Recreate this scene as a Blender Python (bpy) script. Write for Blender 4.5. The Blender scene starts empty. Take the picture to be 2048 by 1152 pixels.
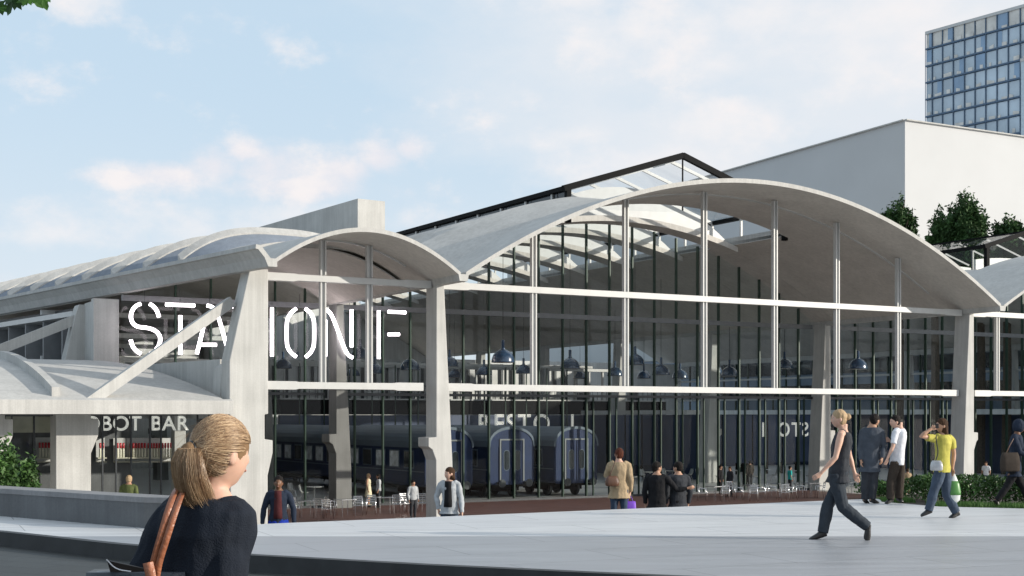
import bpy, bmesh, math, random
import numpy as np
from mathutils import Vector, Matrix, noise
random.seed(7)
PI = math.pi
R = math.radians
C = bpy.context.scene.collection
F = 2700.0; CX = 1024.0; YH = 830.0; EYE = 1.75; GZ = -2.85
ANG = math.atan(F / 4726.0); CA, SA = math.cos(ANG), math.sin(ANG)
OX, OY = -3.27, 57.4

# ---------------------------------------------------------------- coordinates
def WX(px, py, Y):                        # photo pixel at a distance -> world point
    return Vector(((px - CX) * Y / F, Y, EYE + (YH - py) * Y / F))
def BW(u, v, z):                          # building frame -> world
    return Vector((OX + CA * u - SA * v, OY + SA * u + CA * v, z))
def WB(p):
    dx, dy = p[0] - OX, p[1] - OY
    return Vector((dx * CA + dy * SA, -dx * SA + dy * CA, p[2]))
def pf(x, y, v):                          # pixel on a facade-parallel plane -> (u, z)
    r = (x - CX) / F
    A = OX - SA * v; B = OY + CA * v
    u = (r * B - A) / (CA - r * SA); Y = B + SA * u
    return u, EYE + (YH - y) * Y / F

# ---------------------------------------------------------------- materials
def lin(h):
    h = h.lstrip('#'); o = []
    for i in (0, 2, 4):
        c = int(h[i:i+2], 16) / 255
        o.append(c / 12.92 if c <= .04045 else ((c + .055) / 1.055) ** 2.4)
    return (*o, 1)
def mat(name, col, rough=.6, metal=0, var=.12, scale=3, bump=0, bscale=40, spec=.5, coat=0, stretch=None):
    m = bpy.data.materials.new(name); m.use_nodes = True
    nt = m.node_tree; b = nt.nodes['Principled BSDF']
    if isinstance(col, str): col = lin(col)
    elif len(col) == 3: col = (*col, 1)
    b.inputs['Roughness'].default_value = rough; b.inputs['Metallic'].default_value = metal
    b.inputs['Specular IOR Level'].default_value = spec
    b.inputs['Coat Weight'].default_value = coat
    tc = nt.nodes.new('ShaderNodeTexCoord'); src = tc.outputs['Object']
    if stretch:
        mp = nt.nodes.new('ShaderNodeMapping'); mp.inputs['Scale'].default_value = stretch
        nt.links.new(src, mp.inputs[0]); src = mp.outputs[0]
    n = nt.nodes.new('ShaderNodeTexNoise'); n.inputs['Scale'].default_value = scale; n.inputs['Detail'].default_value = 6
    nt.links.new(src, n.inputs['Vector'])
    r = nt.nodes.new('ShaderNodeMapRange')
    r.inputs['From Min'].default_value = .3; r.inputs['From Max'].default_value = .7
    r.inputs['To Min'].default_value = 1 - var; r.inputs['To Max'].default_value = 1 + var
    nt.links.new(n.outputs['Fac'], r.inputs['Value'])
    mx = nt.nodes.new('ShaderNodeVectorMath'); mx.operation = 'SCALE'
    mx.inputs[0].default_value = col[:3]; nt.links.new(r.outputs[0], mx.inputs['Scale'])
    nt.links.new(mx.outputs[0], b.inputs['Base Color'])
    if bump:
        n2 = nt.nodes.new('ShaderNodeTexNoise'); n2.inputs['Scale'].default_value = bscale; n2.inputs['Detail'].default_value = 4
        nt.links.new(src, n2.inputs['Vector'])
        bp = nt.nodes.new('ShaderNodeBump'); bp.inputs['Strength'].default_value = bump; bp.inputs['Distance'].default_value = .02
        nt.links.new(n2.outputs['Fac'], bp.inputs['Height']); nt.links.new(bp.outputs[0], b.inputs['Normal'])
    return m
def emat(name, col, s):
    m = bpy.data.materials.new(name); m.use_nodes = True; nt = m.node_tree
    b = nt.nodes['Principled BSDF']; b.inputs['Emission Color'].default_value = lin(col)
    b.inputs['Emission Strength'].default_value = s; b.inputs['Base Color'].default_value = lin(col)
    return m
def gmat(name, tint, refl=1.0, base=.06):
    m = bpy.data.materials.new(name); m.use_nodes = True; nt = m.node_tree
    nt.nodes.remove(nt.nodes['Principled BSDF']); out = nt.nodes['Material Output']
    t = nt.nodes.new('ShaderNodeBsdfTransparent'); t.inputs[0].default_value = (*tint, 1)
    g = nt.nodes.new('ShaderNodeBsdfGlossy'); g.inputs['Roughness'].default_value = .01
    lw_ = nt.nodes.new('ShaderNodeLayerWeight'); lw_.inputs[0].default_value = .5
    lw = nt.nodes.new('ShaderNodeMath'); lw.operation = 'POWER'; lw.inputs[1].default_value = 5
    nt.links.new(lw_.outputs['Facing'], lw.inputs[0])
    ma = nt.nodes.new('ShaderNodeMath'); ma.operation = 'MULTIPLY_ADD'
    ma.inputs[1].default_value = refl; ma.inputs[2].default_value = base; ma.use_clamp = True
    mx = nt.nodes.new('ShaderNodeMixShader')
    nt.links.new(lw.outputs[0], ma.inputs[0]); nt.links.new(ma.outputs[0], mx.inputs[0])
    nt.links.new(t.outputs[0], mx.inputs[1]); nt.links.new(g.outputs[0], mx.inputs[2])
    nt.links.new(mx.outputs[0], out.inputs['Surface'])
    return m

def concrete_mat(name, col, var=.1):
    """board-marked concrete with stains, streaks and fine pores"""
    m = mat(name, col, .85, 0, var, .8, .25, 30, .25)
    nt = m.node_tree; b = nt.nodes['Principled BSDF']
    tc = nt.nodes.new('ShaderNodeTexCoord')
    mp = nt.nodes.new('ShaderNodeMapping'); mp.inputs['Scale'].default_value = (5, 5, .35)
    nt.links.new(tc.outputs['Object'], mp.inputs[0])
    n = nt.nodes.new('ShaderNodeTexNoise'); n.inputs['Scale'].default_value = 1.0; n.inputs['Detail'].default_value = 8
    nt.links.new(mp.outputs[0], n.inputs['Vector'])
    n3 = nt.nodes.new('ShaderNodeTexNoise'); n3.inputs['Scale'].default_value = 22; n3.inputs['Detail'].default_value = 5
    nt.links.new(tc.outputs['Object'], n3.inputs['Vector'])
    r = nt.nodes.new('ShaderNodeMapRange'); r.inputs['From Min'].default_value = .35; r.inputs['From Max'].default_value = .72
    r.inputs['To Min'].default_value = 1.03; r.inputs['To Max'].default_value = .88
    nt.links.new(n.outputs['Fac'], r.inputs['Value'])
    r3 = nt.nodes.new('ShaderNodeMapRange'); r3.inputs['From Min'].default_value = .3; r3.inputs['From Max'].default_value = .7
    r3.inputs['To Min'].default_value = .94; r3.inputs['To Max'].default_value = 1.05
    nt.links.new(n3.outputs['Fac'], r3.inputs['Value'])
    mp4 = nt.nodes.new('ShaderNodeMapping'); mp4.inputs['Scale'].default_value = (26, 26, .25)
    nt.links.new(tc.outputs['Object'], mp4.inputs[0])
    n4 = nt.nodes.new('ShaderNodeTexNoise'); n4.inputs['Scale'].default_value = 1.0; n4.inputs['Detail'].default_value = 3
    nt.links.new(mp4.outputs[0], n4.inputs['Vector'])
    r4 = nt.nodes.new('ShaderNodeMapRange'); r4.inputs['From Min'].default_value = .3; r4.inputs['From Max'].default_value = .7
    r4.inputs['To Min'].default_value = .94; r4.inputs['To Max'].default_value = 1.05
    nt.links.new(n4.outputs['Fac'], r4.inputs['Value'])
    mu0 = nt.nodes.new('ShaderNodeMath'); mu0.operation = 'MULTIPLY'
    nt.links.new(r4.outputs[0], mu0.inputs[0]); nt.links.new(r3.outputs[0], mu0.inputs[1])
    mu = nt.nodes.new('ShaderNodeMath'); mu.operation = 'MULTIPLY'
    nt.links.new(r.outputs[0], mu.inputs[0]); nt.links.new(mu0.outputs[0], mu.inputs[1])
    old = b.inputs['Base Color'].links[0].from_socket
    sc = nt.nodes.new('ShaderNodeVectorMath'); sc.operation = 'SCALE'
    nt.links.new(old, sc.inputs[0]); nt.links.new(mu.outputs[0], sc.inputs['Scale'])
    nt.links.new(sc.outputs[0], b.inputs['Base Color'])
    return m

def paving_mat(name, c1, c2, w, h, rot=0, rough=.6, mortar=.012, msz=None, bump=.15, streak=0, offset=.5):
    m = bpy.data.materials.new(name); m.use_nodes = True; nt = m.node_tree; b = nt.nodes['Principled BSDF']
    tc = nt.nodes.new('ShaderNodeTexCoord'); mp = nt.nodes.new('ShaderNodeMapping')
    mp.inputs['Rotation'].default_value = (0, 0, rot); nt.links.new(tc.outputs['Object'], mp.inputs[0])
    br = nt.nodes.new('ShaderNodeTexBrick'); br.inputs['Scale'].default_value = 1
    br.inputs['Brick Width'].default_value = w; br.inputs['Row Height'].default_value = h
    br.inputs['Mortar Size'].default_value = mortar; br.inputs['Mortar Smooth'].default_value = .3
    br.inputs['Color1'].default_value = (*c1, 1); br.inputs['Color2'].default_value = (*c2, 1)
    br.inputs['Mortar'].default_value = (*[x * .45 for x in c1], 1); br.inputs['Bias'].default_value = 0
    br.offset = offset
    nt.links.new(mp.outputs[0], br.inputs['Vector'])
    n = nt.nodes.new('ShaderNodeTexNoise'); n.inputs['Scale'].default_value = .9; n.inputs['Detail'].default_value = 8; n.inputs['Roughness'].default_value = .65
    m2 = nt.nodes.new('ShaderNodeMapping'); m2.inputs['Rotation'].default_value = (0, 0, rot + .2)
    m2.inputs['Scale'].default_value = (.5, 6.0, 1) if streak else (1, 1, 1)
    nt.links.new(tc.outputs['Object'], m2.inputs[0]); nt.links.new(m2.outputs[0], n.inputs['Vector'])
    r = nt.nodes.new('ShaderNodeMapRange'); r.inputs['From Min'].default_value = .3; r.inputs['From Max'].default_value = .7
    r.inputs['To Min'].default_value = .80; r.inputs['To Max'].default_value = 1.10
    nt.links.new(n.outputs['Fac'], r.inputs['Value'])
    sc = nt.nodes.new('ShaderNodeVectorMath'); sc.operation = 'SCALE'
    nt.links.new(br.outputs['Color'], sc.inputs[0]); nt.links.new(r.outputs[0], sc.inputs['Scale'])
    nt.links.new(sc.outputs[0], b.inputs['Base Color'])
    rr = nt.nodes.new('ShaderNodeMapRange'); rr.inputs['To Min'].default_value = rough - .12; rr.inputs['To Max'].default_value = rough + .15
    nt.links.new(n.outputs['Fac'], rr.inputs['Value']); nt.links.new(rr.outputs[0], b.inputs['Roughness'])
    bp = nt.nodes.new('ShaderNodeBump'); bp.inputs['Strength'].default_value = bump; bp.inputs['Distance'].default_value = .01
    n2 = nt.nodes.new('ShaderNodeTexNoise'); n2.inputs['Scale'].default_value = 60
    nt.links.new(tc.outputs['Object'], n2.inputs['Vector'])
    nt.links.new(n2.outputs['Fac'], bp.inputs['Height']); nt.links.new(bp.outputs[0], b.inputs['Normal'])
    return m

M = {}
M['conc'] = concrete_mat('concrete_pale', (.48, .475, .455))
M['shell'] = concrete_mat('concrete_shell', (.48, .472, .452), .08)
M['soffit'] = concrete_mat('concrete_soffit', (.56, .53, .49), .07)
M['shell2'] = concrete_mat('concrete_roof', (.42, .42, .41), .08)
M['conc_in'] = concrete_mat('concrete_inside', (.66, .66, .65))
M['conc_dim'] = concrete_mat('concrete_inner_shaded', (.185, .19, .185), .12)  # concrete again, darkened in colour for the shade on the left inner columns
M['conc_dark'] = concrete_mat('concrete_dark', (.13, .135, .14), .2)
M['conc_cap'] = concrete_mat('concrete_cap', (.24, .24, .245), .12)
M['white'] = mat('white_steel', (.50, .50, .49), .4, 0, .05, 2)
M['whitewall'] = mat('white_render', (.50, .505, .51), .8, 0, .03, .2)
M['green'] = mat('green_mullion', (.018, .042, .028), .35, .2, .15, 4)
M['black'] = mat('black_metal', (.005, .0055, .006), .7, 0, .2, 3, spec=.1)
M['darkgrey'] = mat('dark_grey_metal', (.05, .055, .06), .4, .3, .2, 3)
M['greysteel'] = mat('grey_steel', (.17, .18, .19), .5, .1, .1, 3)
M['chrome'] = mat('chrome', (.75, .76, .78), .18, 1, .05, 3)
M['navy'] = mat('navy_panel', (.040, .060, .115), .45, 0, .15, .7)
M['trainblue'] = mat('train_blue', (.005, .018, .066), .5, .1, .18, 1.2, coat=0, spec=.25)
M['trainroof'] = mat('train_roof', (.10, .13, .17), .6, .1, .12, 1, stretch=(1, .3, 1))
M['trainside'] = mat('train_side', (.035, .06, .11), .4, .1, .2, .8)
M['trainwin'] = mat('train_window', (.62, .66, .70), .15, 0, .35, 3)
M['darkwin'] = mat('dark_window', (.02, .025, .03), .08, 0, .3, 2)
M['lampblue'] = mat('lamp_blue_enamel', (.022, .050, .10), .25, 0, .15, 4, coat=.8)
M['glass'] = gmat('clear_glass', (.90, .935, .93), .8, .022)
M['glassroof'] = gmat('roof_glass', (.93, .95, .96), .6, .05)
M['glasstower'] = None
M['neon'] = emat('neon_white', '#fff4fa', 5.5)
M['bottle_r'] = mat('bottle_red', (.45, .03, .04), .3)
M['bottle_w'] = mat('bottle_label', (.62, .60, .48), .4)
M['beige'] = mat('beige_panel', (.50, .48, .38), .6)
M['darkwood'] = mat('dark_counter', (.05, .045, .04), .4)
M['leaf'] = mat('leaf_green', (.045, .10, .022), .55, 0, .5, 1.5, spec=.3)
M['leafd'] = mat('leaf_dark', (.034, .075, .022), .6, 0, .5, 1.0, spec=.2)
M['leafm'] = mat('maple_leaf', (.035, .11, .012), .5, 0, .35, 30, spec=.35)
M['bark'] = mat('bark', (.09, .07, .05), .9, 0, .3, 8, .5, 20)
M['grass'] = mat('grass_blades', (.075, .17, .03), .7, 0, .4, 2)
M['soil'] = mat('soil', (.05, .04, .03), .95, 0, .3, 4)
M['plaza'] = paving_mat('plaza_pale', (.62, .625, .63), (.575, .58, .59), 3.2, 1.2, -.42, .42, .009, streak=1)
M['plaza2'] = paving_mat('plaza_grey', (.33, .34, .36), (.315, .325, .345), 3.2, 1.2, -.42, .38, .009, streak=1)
M['street'] = paving_mat('street_dark', (.042, .045, .043), (.034, .036, .034), .9, .45, .5, .6, .02, bump=.4)
M['terrace'] = paving_mat('terrace_brick', (.135, .055, .040), (.10, .042, .032), .6, .14, 0, .55, .02)
M['floor'] = paving_mat('hall_floor', (.48, .475, .465), (.44, .435, .425), 2, 2, 0, .35, .01)
M['ground'] = paving_mat('lower_pavement', (.46, .455, .44), (.42, .415, .40), 1.0, .5, 0, .7, .02)

# ---------------------------------------------------------------- mesh helpers
class MB:
    def __init__(s): s.v = []; s.f = []
    def add(s, vs, fs):
        o = len(s.v); s.v += [tuple(p) for p in vs]; s.f += [tuple(i + o for i in f) for f in fs]
    def box(s, a, b):
        x0, y0, z0 = a; x1, y1, z1 = b
        s.add([(x0,y0,z0),(x1,y0,z0),(x1,y1,z0),(x0,y1,z0),(x0,y0,z1),(x1,y0,z1),(x1,y1,z1),(x0,y1,z1)],
              [(0,3,2,1),(4,5,6,7),(0,1,5,4),(1,2,6,5),(2,3,7,6),(3,0,4,7)])
    def bar(s, p, q, w, h=None, up=(0, 0, 1)):       # rectangular bar between two points
        h = h or w; p = Vector(p); q = Vector(q); d = (q - p).normalized()
        x = d.cross(Vector(up))
        if x.length < 1e-4: x = d.cross(Vector((0, 1, 0)))
        x.normalize(); y = x.cross(d).normalized()
        vs = []
        for c in (p, q):
            for i, j in ((-1,-1),(1,-1),(1,1),(-1,1)): vs.append(c + x * (w / 2 * i) + y * (h / 2 * j))
        s.add(vs, [(0,3,2,1),(4,5,6,7),(0,1,5,4),(1,2,6,5),(2,3,7,6),(3,0,4,7)])
    def prism(s, prof, axis, a, b):                  # 2D profile extruded along 'u','v' or 'z'
        n = len(prof); vs = []
        for t in (a, b):
            for (p, q) in prof:
                vs.append({'u': (t, p, q), 'v': (p, t, q), 'z': (p, q, t)}[axis])
        s.add(vs, [tuple(range(n))[::-1], tuple(range(n, 2*n))] + [(i, (i+1) % n, n + (i+1) % n, n + i) for i in range(n)])
    def tube(s, pts, r, n=8, cap=True):
        pts = [Vector(p) for p in pts]; k = len(pts)
        rr = r if isinstance(r, (list, tuple)) else [r] * k
        vs = []; prev = None
        for i, p in enumerate(pts):
            d = (pts[min(i+1, k-1)] - pts[max(i-1, 0)])
            d = d.normalized() if d.length > 1e-9 else Vector((0,0,1))
            if prev is None:
                x = d.cross(Vector((0, 0, 1)))
                if x.length < .05: x = d.cross(Vector((1, 0, 0)))
            else: x = prev - d * prev.dot(d)
            x.normalize(); prev = x; y = d.cross(x)
            for j in range(n):
                t = 2 * PI * j / n
                vs.append(p + (x * math.cos(t) + y * math.sin(t)) * rr[i])
        fs = [(i*n+j, i*n+(j+1) % n, (i+1)*n+(j+1) % n, (i+1)*n+j) for i in range(k-1) for j in range(n)]
        if cap: fs += [tuple(range(n))[::-1], tuple(range((k-1)*n, k*n))]
        s.add(vs, fs)
    def loft(s, rings, cap=True):                    # rings: equal-length point lists
        n = len(rings[0]); k = len(rings); vs = [p for r in rings for p in r]
        fs = [(i*n+j, i*n+(j+1) % n, (i+1)*n+(j+1) % n, (i+1)*n+j) for i in range(k-1) for j in range(n)]
        if cap: fs += [tuple(range(n))[::-1], tuple(range((k-1)*n, k*n))]
        s.add(vs, fs)
    def ell(s, c, rx, ry, rz, n=12, m=8, ax=None):   # ellipsoid; ax = 3 axis vectors
        ax = ax or (Vector((1,0,0)), Vector((0,1,0)), Vector((0,0,1))); c = Vector(c)
        vs = [c - ax[2] * rz]
        for i in range(1, m):
            t = -PI/2 + PI * i / m
            for j in range(n):
                q = 2*PI*j/n
                vs.append(c + ax[0]*(rx*math.cos(t)*math.cos(q)) + ax[1]*(ry*math.cos(t)*math.sin(q)) + ax[2]*(rz*math.sin(t)))
        vs.append(c + ax[2] * rz); last = len(vs) - 1
        fs = [(0, 1+(j+1) % n, 1+j) for j in range(n)]
        for i in range(m-2):
            for j in range(n): fs.append((1+i*n+j, 1+i*n+(j+1) % n, 1+(i+1)*n+(j+1) % n, 1+(i+1)*n+j))
        fs += [(last, 1+(m-2)*n+j, 1+(m-2)*n+(j+1) % n) for j in range(n)]
        s.add(vs, fs)
    def lathe(s, c, prof, n=16):                     # prof = [(r, z)...] around vertical axis
        vs = []
        for r, z in prof:
            for j in range(n):
                t = 2*PI*j/n; vs.append((c[0] + r*math.cos(t), c[1] + r*math.sin(t), c[2] + z))
        k = len(prof)
        fs = [(i*n+j, i*n+(j+1) % n, (i+1)*n+(j+1) % n, (i+1)*n+j) for i in range(k-1) for j in range(n)]
        fs += [tuple(range(n))[::-1], tuple(range((k-1)*n, k*n))]
        s.add(vs, fs)
    def build(s, name, m, parent=None, org=(0, 0, 0), smooth=False, bevel=0):
        me = bpy.data.meshes.new(name)
        me.from_pydata([(p[0]-org[0], p[1]-org[1], p[2]-org[2]) for p in s.v], [], s.f); me.update()
        bm = bmesh.new(); bm.from_mesh(me); bmesh.ops.recalc_face_normals(bm, faces=bm.faces); bm.to_mesh(me); bm.free()
        if m: me.materials.append(m)
        if smooth:
            for p in me.polygons: p.use_smooth = True
        o = bpy.data.objects.new(name, me); C.objects.link(o)
        if parent: o.parent = parent
        if bevel:
            b = o.modifiers.new('bevel', 'BEVEL'); b.width = bevel; b.segments = 2; b.limit_method = 'ANGLE'
        return o
def tag(o, label, cat=None, group=None, kind=None):
    if label: o['label'] = label
    if cat: o['category'] = cat
    if group: o['group'] = group
    if kind: o['kind'] = kind
    return o
def thing(name, label, cat, loc=(0, 0, 0), rot=0, group=None):
    o = bpy.data.objects.new(name, None); C.objects.link(o); o.location = loc; o.rotation_euler = (0, 0, rot)
    o.empty_display_size = .3
    return tag(o, label, cat, group)
def bthing(name, label, cat, u, v, z, rot=0, group=None):
    return thing(name, label, cat, BW(u, v, z), ANG + rot, group)
def copy_thing(o, loc, rot, label=None):
    r = o.copy(); C.objects.link(r); r.location = loc; r.rotation_euler = (0, 0, rot)
    if label: r['label'] = label
    for ch in o.children:
        c = ch.copy(); C.objects.link(c); c.parent = r
        for g in ch.children:
            d = g.copy(); C.objects.link(d); d.parent = c
    return r
def struct(mb, name, m, loc=(0, 0, 0), rot=0):
    o = mb.build(name, m); o.location = loc; o.rotation_euler = (0, 0, rot); o['kind'] = 'structure'; return o

# ---------------------------------------------------------------- camera, world, sun
sc = bpy.context.scene
cam = bpy.data.objects.new('camera', bpy.data.cameras.new('camera')); C.objects.link(cam)
cam.location = (0, 0, EYE); cam.rotation_euler = (R(90), 0, 0)
cam.data.sensor_width = 36; cam.data.lens = F / 2048 * 36; cam.data.clip_end = 5000; cam.data.clip_start = .1
cam.data.shift_y = (YH - 576) / 2048
sc.camera = cam
SUN_EL = R(14.5); sd = Vector((1.0, -.2, 0)).normalized()
sunv = Vector((sd.x * math.cos(SUN_EL), sd.y * math.cos(SUN_EL), math.sin(SUN_EL)))
L = bpy.data.lights.new('sun', 'SUN'); L.energy = 5.0; L.angle = R(.55); L.color = (1, .93, .82)
lo = bpy.data.objects.new('sun', L); C.objects.link(lo); lo.rotation_euler = sunv.to_track_quat('Z', 'Y').to_euler(); lo.location = (60, -20, 60)

w = bpy.data.worlds.new('World'); sc.world = w; w.use_nodes = True; nt = w.node_tree
for n in list(nt.nodes): nt.nodes.remove(n)
N = nt.nodes.new; LK = nt.links.new
out = N('ShaderNodeOutputWorld'); bg = N('ShaderNodeBackground'); LK(bg.outputs[0], out.inputs[0])
sky = N('ShaderNodeTexSky'); sky.sky_type = 'NISHITA'; sky.sun_disc = False; sky.sun_elevation = SUN_EL
sky.sun_rotation = math.atan2(sd.x, sd.y); sky.air_density = 1.0; sky.dust_density = .6; sky.ozone_density = 1.5
bg.inputs['Strength'].default_value = .144
tc = N('ShaderNodeTexCoord')
def vm(op, a, b=None):
    n = N('ShaderNodeVectorMath'); n.operation = op
    for i, x in enumerate((a, b)):
        if x is None: continue
        if isinstance(x, (tuple, list, Vector)): n.inputs[i].default_value = tuple(x)
        else: LK(x, n.inputs[i])
    return n
def mm(op, a, b=None, clamp=False):
    n = N('ShaderNodeMath'); n.operation = op; n.use_clamp = clamp
    for i, x in enumerate((a, b)):
        if x is None: continue
        if isinstance(x, (int, float)): n.inputs[i].default_value = x
        else: LK(x, n.inputs[i])
    return n.outputs[0]
def mr(v, a, b, c=0, d=1, smooth=True):
    n = N('ShaderNodeMapRange'); n.interpolation_type = 'SMOOTHSTEP' if smooth else 'LINEAR'
    LK(v, n.inputs['Value'])
    for k, x in zip(('From Min', 'From Max', 'To Min', 'To Max'), (a, b, c, d)): n.inputs[k].default_value = x
    return n.outputs[0]
dirn = vm('NORMALIZE', tc.outputs['Generated']).outputs[0]
def wnoise(scale, sx=(1, 1, 1), detail=8, rough=.55):
    m_ = vm('MULTIPLY', dirn, sx).outputs[0]
    n = N('ShaderNodeTexNoise'); n.inputs['Scale'].default_value = scale; n.inputs['Detail'].default_value = detail
    n.inputs['Roughness'].default_value = rough; LK(m_, n.inputs['Vector']); return n.outputs['Fac']
def blob(px, py, rx, ry):                 # soft lobe of cloud around a sky direction (radii in radians)
    d = Vector(((px - CX) / F, 1, (YH - py) / F)).normalized()
    e = vm('SUBTRACT', dirn, d).outputs[0]
    e = vm('MULTIPLY', e, (1 / rx, 1 / rx, 1 / ry)).outputs[0]
    l = vm('LENGTH', e).outputs['Value']
    return mm('SUBTRACT', 1.0, l, True)
nz = wnoise(16, (1, 1, 1.5), 10, .60)
nz2 = wnoise(3.2, (1, 1, 2.0), 10, .6)
sepx = N('ShaderNodeSeparateXYZ'); LK(dirn, sepx.inputs[0])
cum = None
for b_ in [(690, 345, .055, .026), (540, 335, .060, .030), (430, 330, .045, .024), (765, 318, .042, .028), (340, 350, .065, .018), (620, 372, .11, .018), (265, 356, .05, .011),
           (815, 300, .024, .018), (490, 305, .03, .018)]:
    x = blob(*b_); cum = x if cum is None else mm('MAXIMUM', cum, x)
cmask = mr(mm('ADD', mm('MULTIPLY', cum, 1.0), mm('MULTIPLY', mm('SUBTRACT', nz, .5), 2.1)), .06, .86, 0, .92)
puff = None
for b_ in [(180, 0, .035, .022), (1420, 130, .05, .02), (1140, 0, .09, .03), (1250, 60, .07, .03), (1700, 90, .08, .05), (1500, 20, .14, .05), (1080, 290, .05, .012), (1180, 270, .05, .014), (1420, 250, .10, .03), (1300, 330, .16, .03),
           (600, 430, .14, .018), (1750, 30, .2, .08), (120, 470, .2, .02), (350, 460, .2, .03)]:
    x = blob(*b_); puff = x if puff is None else mm('MAXIMUM', puff, x)
pmask = mr(mm('ADD', mm('MULTIPLY', puff, .75), mm('MULTIPLY', mm('SUBTRACT', nz, .5), 2.2)), .08, 1.0, 0, .62)
# high veil: thin in the upper left, thick towards the right and low down
veil = mr(mm('ADD', mm('MULTIPLY', sepx.outputs['X'], 1.3), mm('SUBTRACT', nz2, .5)), -.22, .36, .0, .92)
low = mr(sepx.outputs['Z'], .0, .26, .7, .05)
veil = mm('MAXIMUM', veil, low)
allm = veil
def rgbmix(f, a, b):
    n = N('ShaderNodeMix'); n.data_type = 'RGBA'
    if isinstance(f, (int, float)): n.inputs[0].default_value = f
    else: LK(f, n.inputs[0])
    for i, x in ((6, a), (7, b)):
        if isinstance(x, tuple): n.inputs[i].default_value = (*x, 1)
        else: LK(x, n.inputs[i])
    return n.outputs[2]
skyt = rgbmix(.86, sky.outputs[0], (4.0, 5.1, 6.1))      # thin high haze over the clear blue
skyc = rgbmix(allm, skyt, (5.45, 5.65, 5.95))
skyc = rgbmix(pmask, skyc, (6.45, 6.15, 6.1))
shade = mm('ADD', mr(nz, .40, .62, .55, 0), mr(sepx.outputs['Z'], .165, .135, 0, .3), True)
lit = rgbmix(shade, (6.4, 6.05, 6.0), (5.0, 5.15, 5.75))
skyc = rgbmix(cmask, skyc, lit)
LK(skyc, bg.inputs['Color'])
sc.view_settings.view_transform = 'Standard'; sc.view_settings.look = 'None'; sc.view_settings.gamma = 1
sc.view_settings.exposure = 0.06
sc.cycles.transparent_max_bounces = 24; sc.cycles.max_bounces = 8; sc.cycles.diffuse_bounces = 5
sc.cycles.use_denoising = True

# ================================================================ SETTING
g = MB(); g.add([(-1500, -600, GZ), (1500, -600, GZ), (1500, 2500, GZ), (-1500, 2500, GZ)], [(0, 1, 2, 3)])
struct(g, 'ground', M['ground'])
# plaza slab: outline in world XY
e0 = BW(-21.5, -30.7, 0); e1 = BW(-4.9, -30.7, 0)
kerb = [(-40, 33), (-13, 23.6), (-9.9, 21.8), (-7.66, 20.2), (-5.4, 18.3), (-3.26, 16.8), (-1.0, 15.7), (1.4, 14.7), (6, 13.0), (30, 6)]
wallb = [(-4.75, 20.75), (-5.7, 20.95), (-8.9, 23.4), (-13, 26.7), (-40, 45)]
far = [(60, 17), (9.58, 25.27), (8.17, 25.8), (7.45, 27.2), (e1.x, e1.y), (-3.95, 21.72)]
outline = kerb + far + wallb
def slab(name, pts, z0, z1, m):
    me = bpy.data.meshes.new(name); n = len(pts)
    me.from_pydata([(x, y, z1) for x, y in pts] + [(x, y, z0) for x, y in pts], [], [tuple(range(n))] + [(i, n + i, n + (i+1) % n, (i+1) % n) for i in range(n)])
    bm = bmesh.new(); bm.from_mesh(me); bmesh.ops.recalc_face_normals(bm, faces=bm.faces); bmesh.ops.triangulate(bm, faces=[f for f in bm.faces if len(f.verts) > 4]); bm.to_mesh(me); bm.free()
    me.materials.append(m); o = bpy.data.objects.new(name, me); C.objects.link(o); o['kind'] = 'structure'; return o
slab('plaza_paving', outline, GZ, 0, M['plaza'])
# darker band of the plaza, nearer than 19.4 m
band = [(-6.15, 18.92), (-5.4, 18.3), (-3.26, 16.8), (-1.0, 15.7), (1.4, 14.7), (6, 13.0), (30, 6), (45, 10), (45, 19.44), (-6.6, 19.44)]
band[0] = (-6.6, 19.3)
slab('plaza_dark_band', [(p[0], p[1]) for p in band], -.03, .004, M['plaza2'])
slab('street', [(-60, -40), (60, -40), (60, 17), (30, 10), (0, 17.5), (-9, 23), (-40, 36), (-60, 36)], GZ, -.20, M['street'])
kb = MB(); rr = []
kp = [(-40, 33), (-13, 23.6), (-9.9, 21.8), (-7.66, 20.2), (-5.4, 18.3), (-3.26, 16.8), (-1.0, 15.7), (1.4, 14.7), (6, 13.0), (30, 6)]
for i, p in enumerate(kp):
    a_ = Vector(kp[max(i-1, 0)]); c_ = Vector(kp[min(i+1, len(kp)-1)]); d_ = (c_ - a_).normalized(); n_ = Vector((-d_.y, d_.x)); q = Vector(p)
    rr.append([(q.x - n_.x*.03, q.y - n_.y*.03, -.21), (q.x + n_.x*.12, q.y + n_.y*.12, -.21), (q.x + n_.x*.12, q.y + n_.y*.12, .009), (q.x - n_.x*.03, q.y - n_.y*.03, .009)])
kb.loft(rr); struct(kb, 'kerb', mat('kerb_dark_shaded', (.028, .030, .032), .6, 0, .25, 3))  # dark kerb; the riser's shade is also put into this colour
# stairs going down from the plaza edge to the hall forecourt
st = MB(); nst = 17
for i in range(nst):
    z1 = -(i + 1) * (2.85 / (nst + 1)); v0 = -30.7 + i * .42
    st.box((-21.4, v0, GZ - .02), (-4.9, v0 + .42, z1))
o = struct(st, 'stairs', M['ground'], BW(0, 0, 0), ANG)
def stair_z(p):
    b = WB(p); k = math.floor((b.y + 30.7) / .42)
    return 0 if k < 0 else (GZ if k >= nst else -(k + 1) * (2.85 / (nst + 1)))
t_ = MB(); t_.box((-9.6, -2.2, 0), (31, 11.4, .006)); struct(t_, 'terrace_floor', M['terrace'], BW(0, 0, GZ), ANG)
t_ = MB(); t_.box((-21, 11.6, 0), (62, 68, .012)); struct(t_, 'hall_floor', M['floor'], BW(0, 0, GZ), ANG)
# raised planting bed right
slab('planting_bed', [(7.6, 27.35), (8.25, 25.9), (9.65, 25.37), (60, 17.1), (60, 34), (20, 37), (12, 33), (8.6, 30.0)], GZ, -.03, M['soil'])
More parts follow.
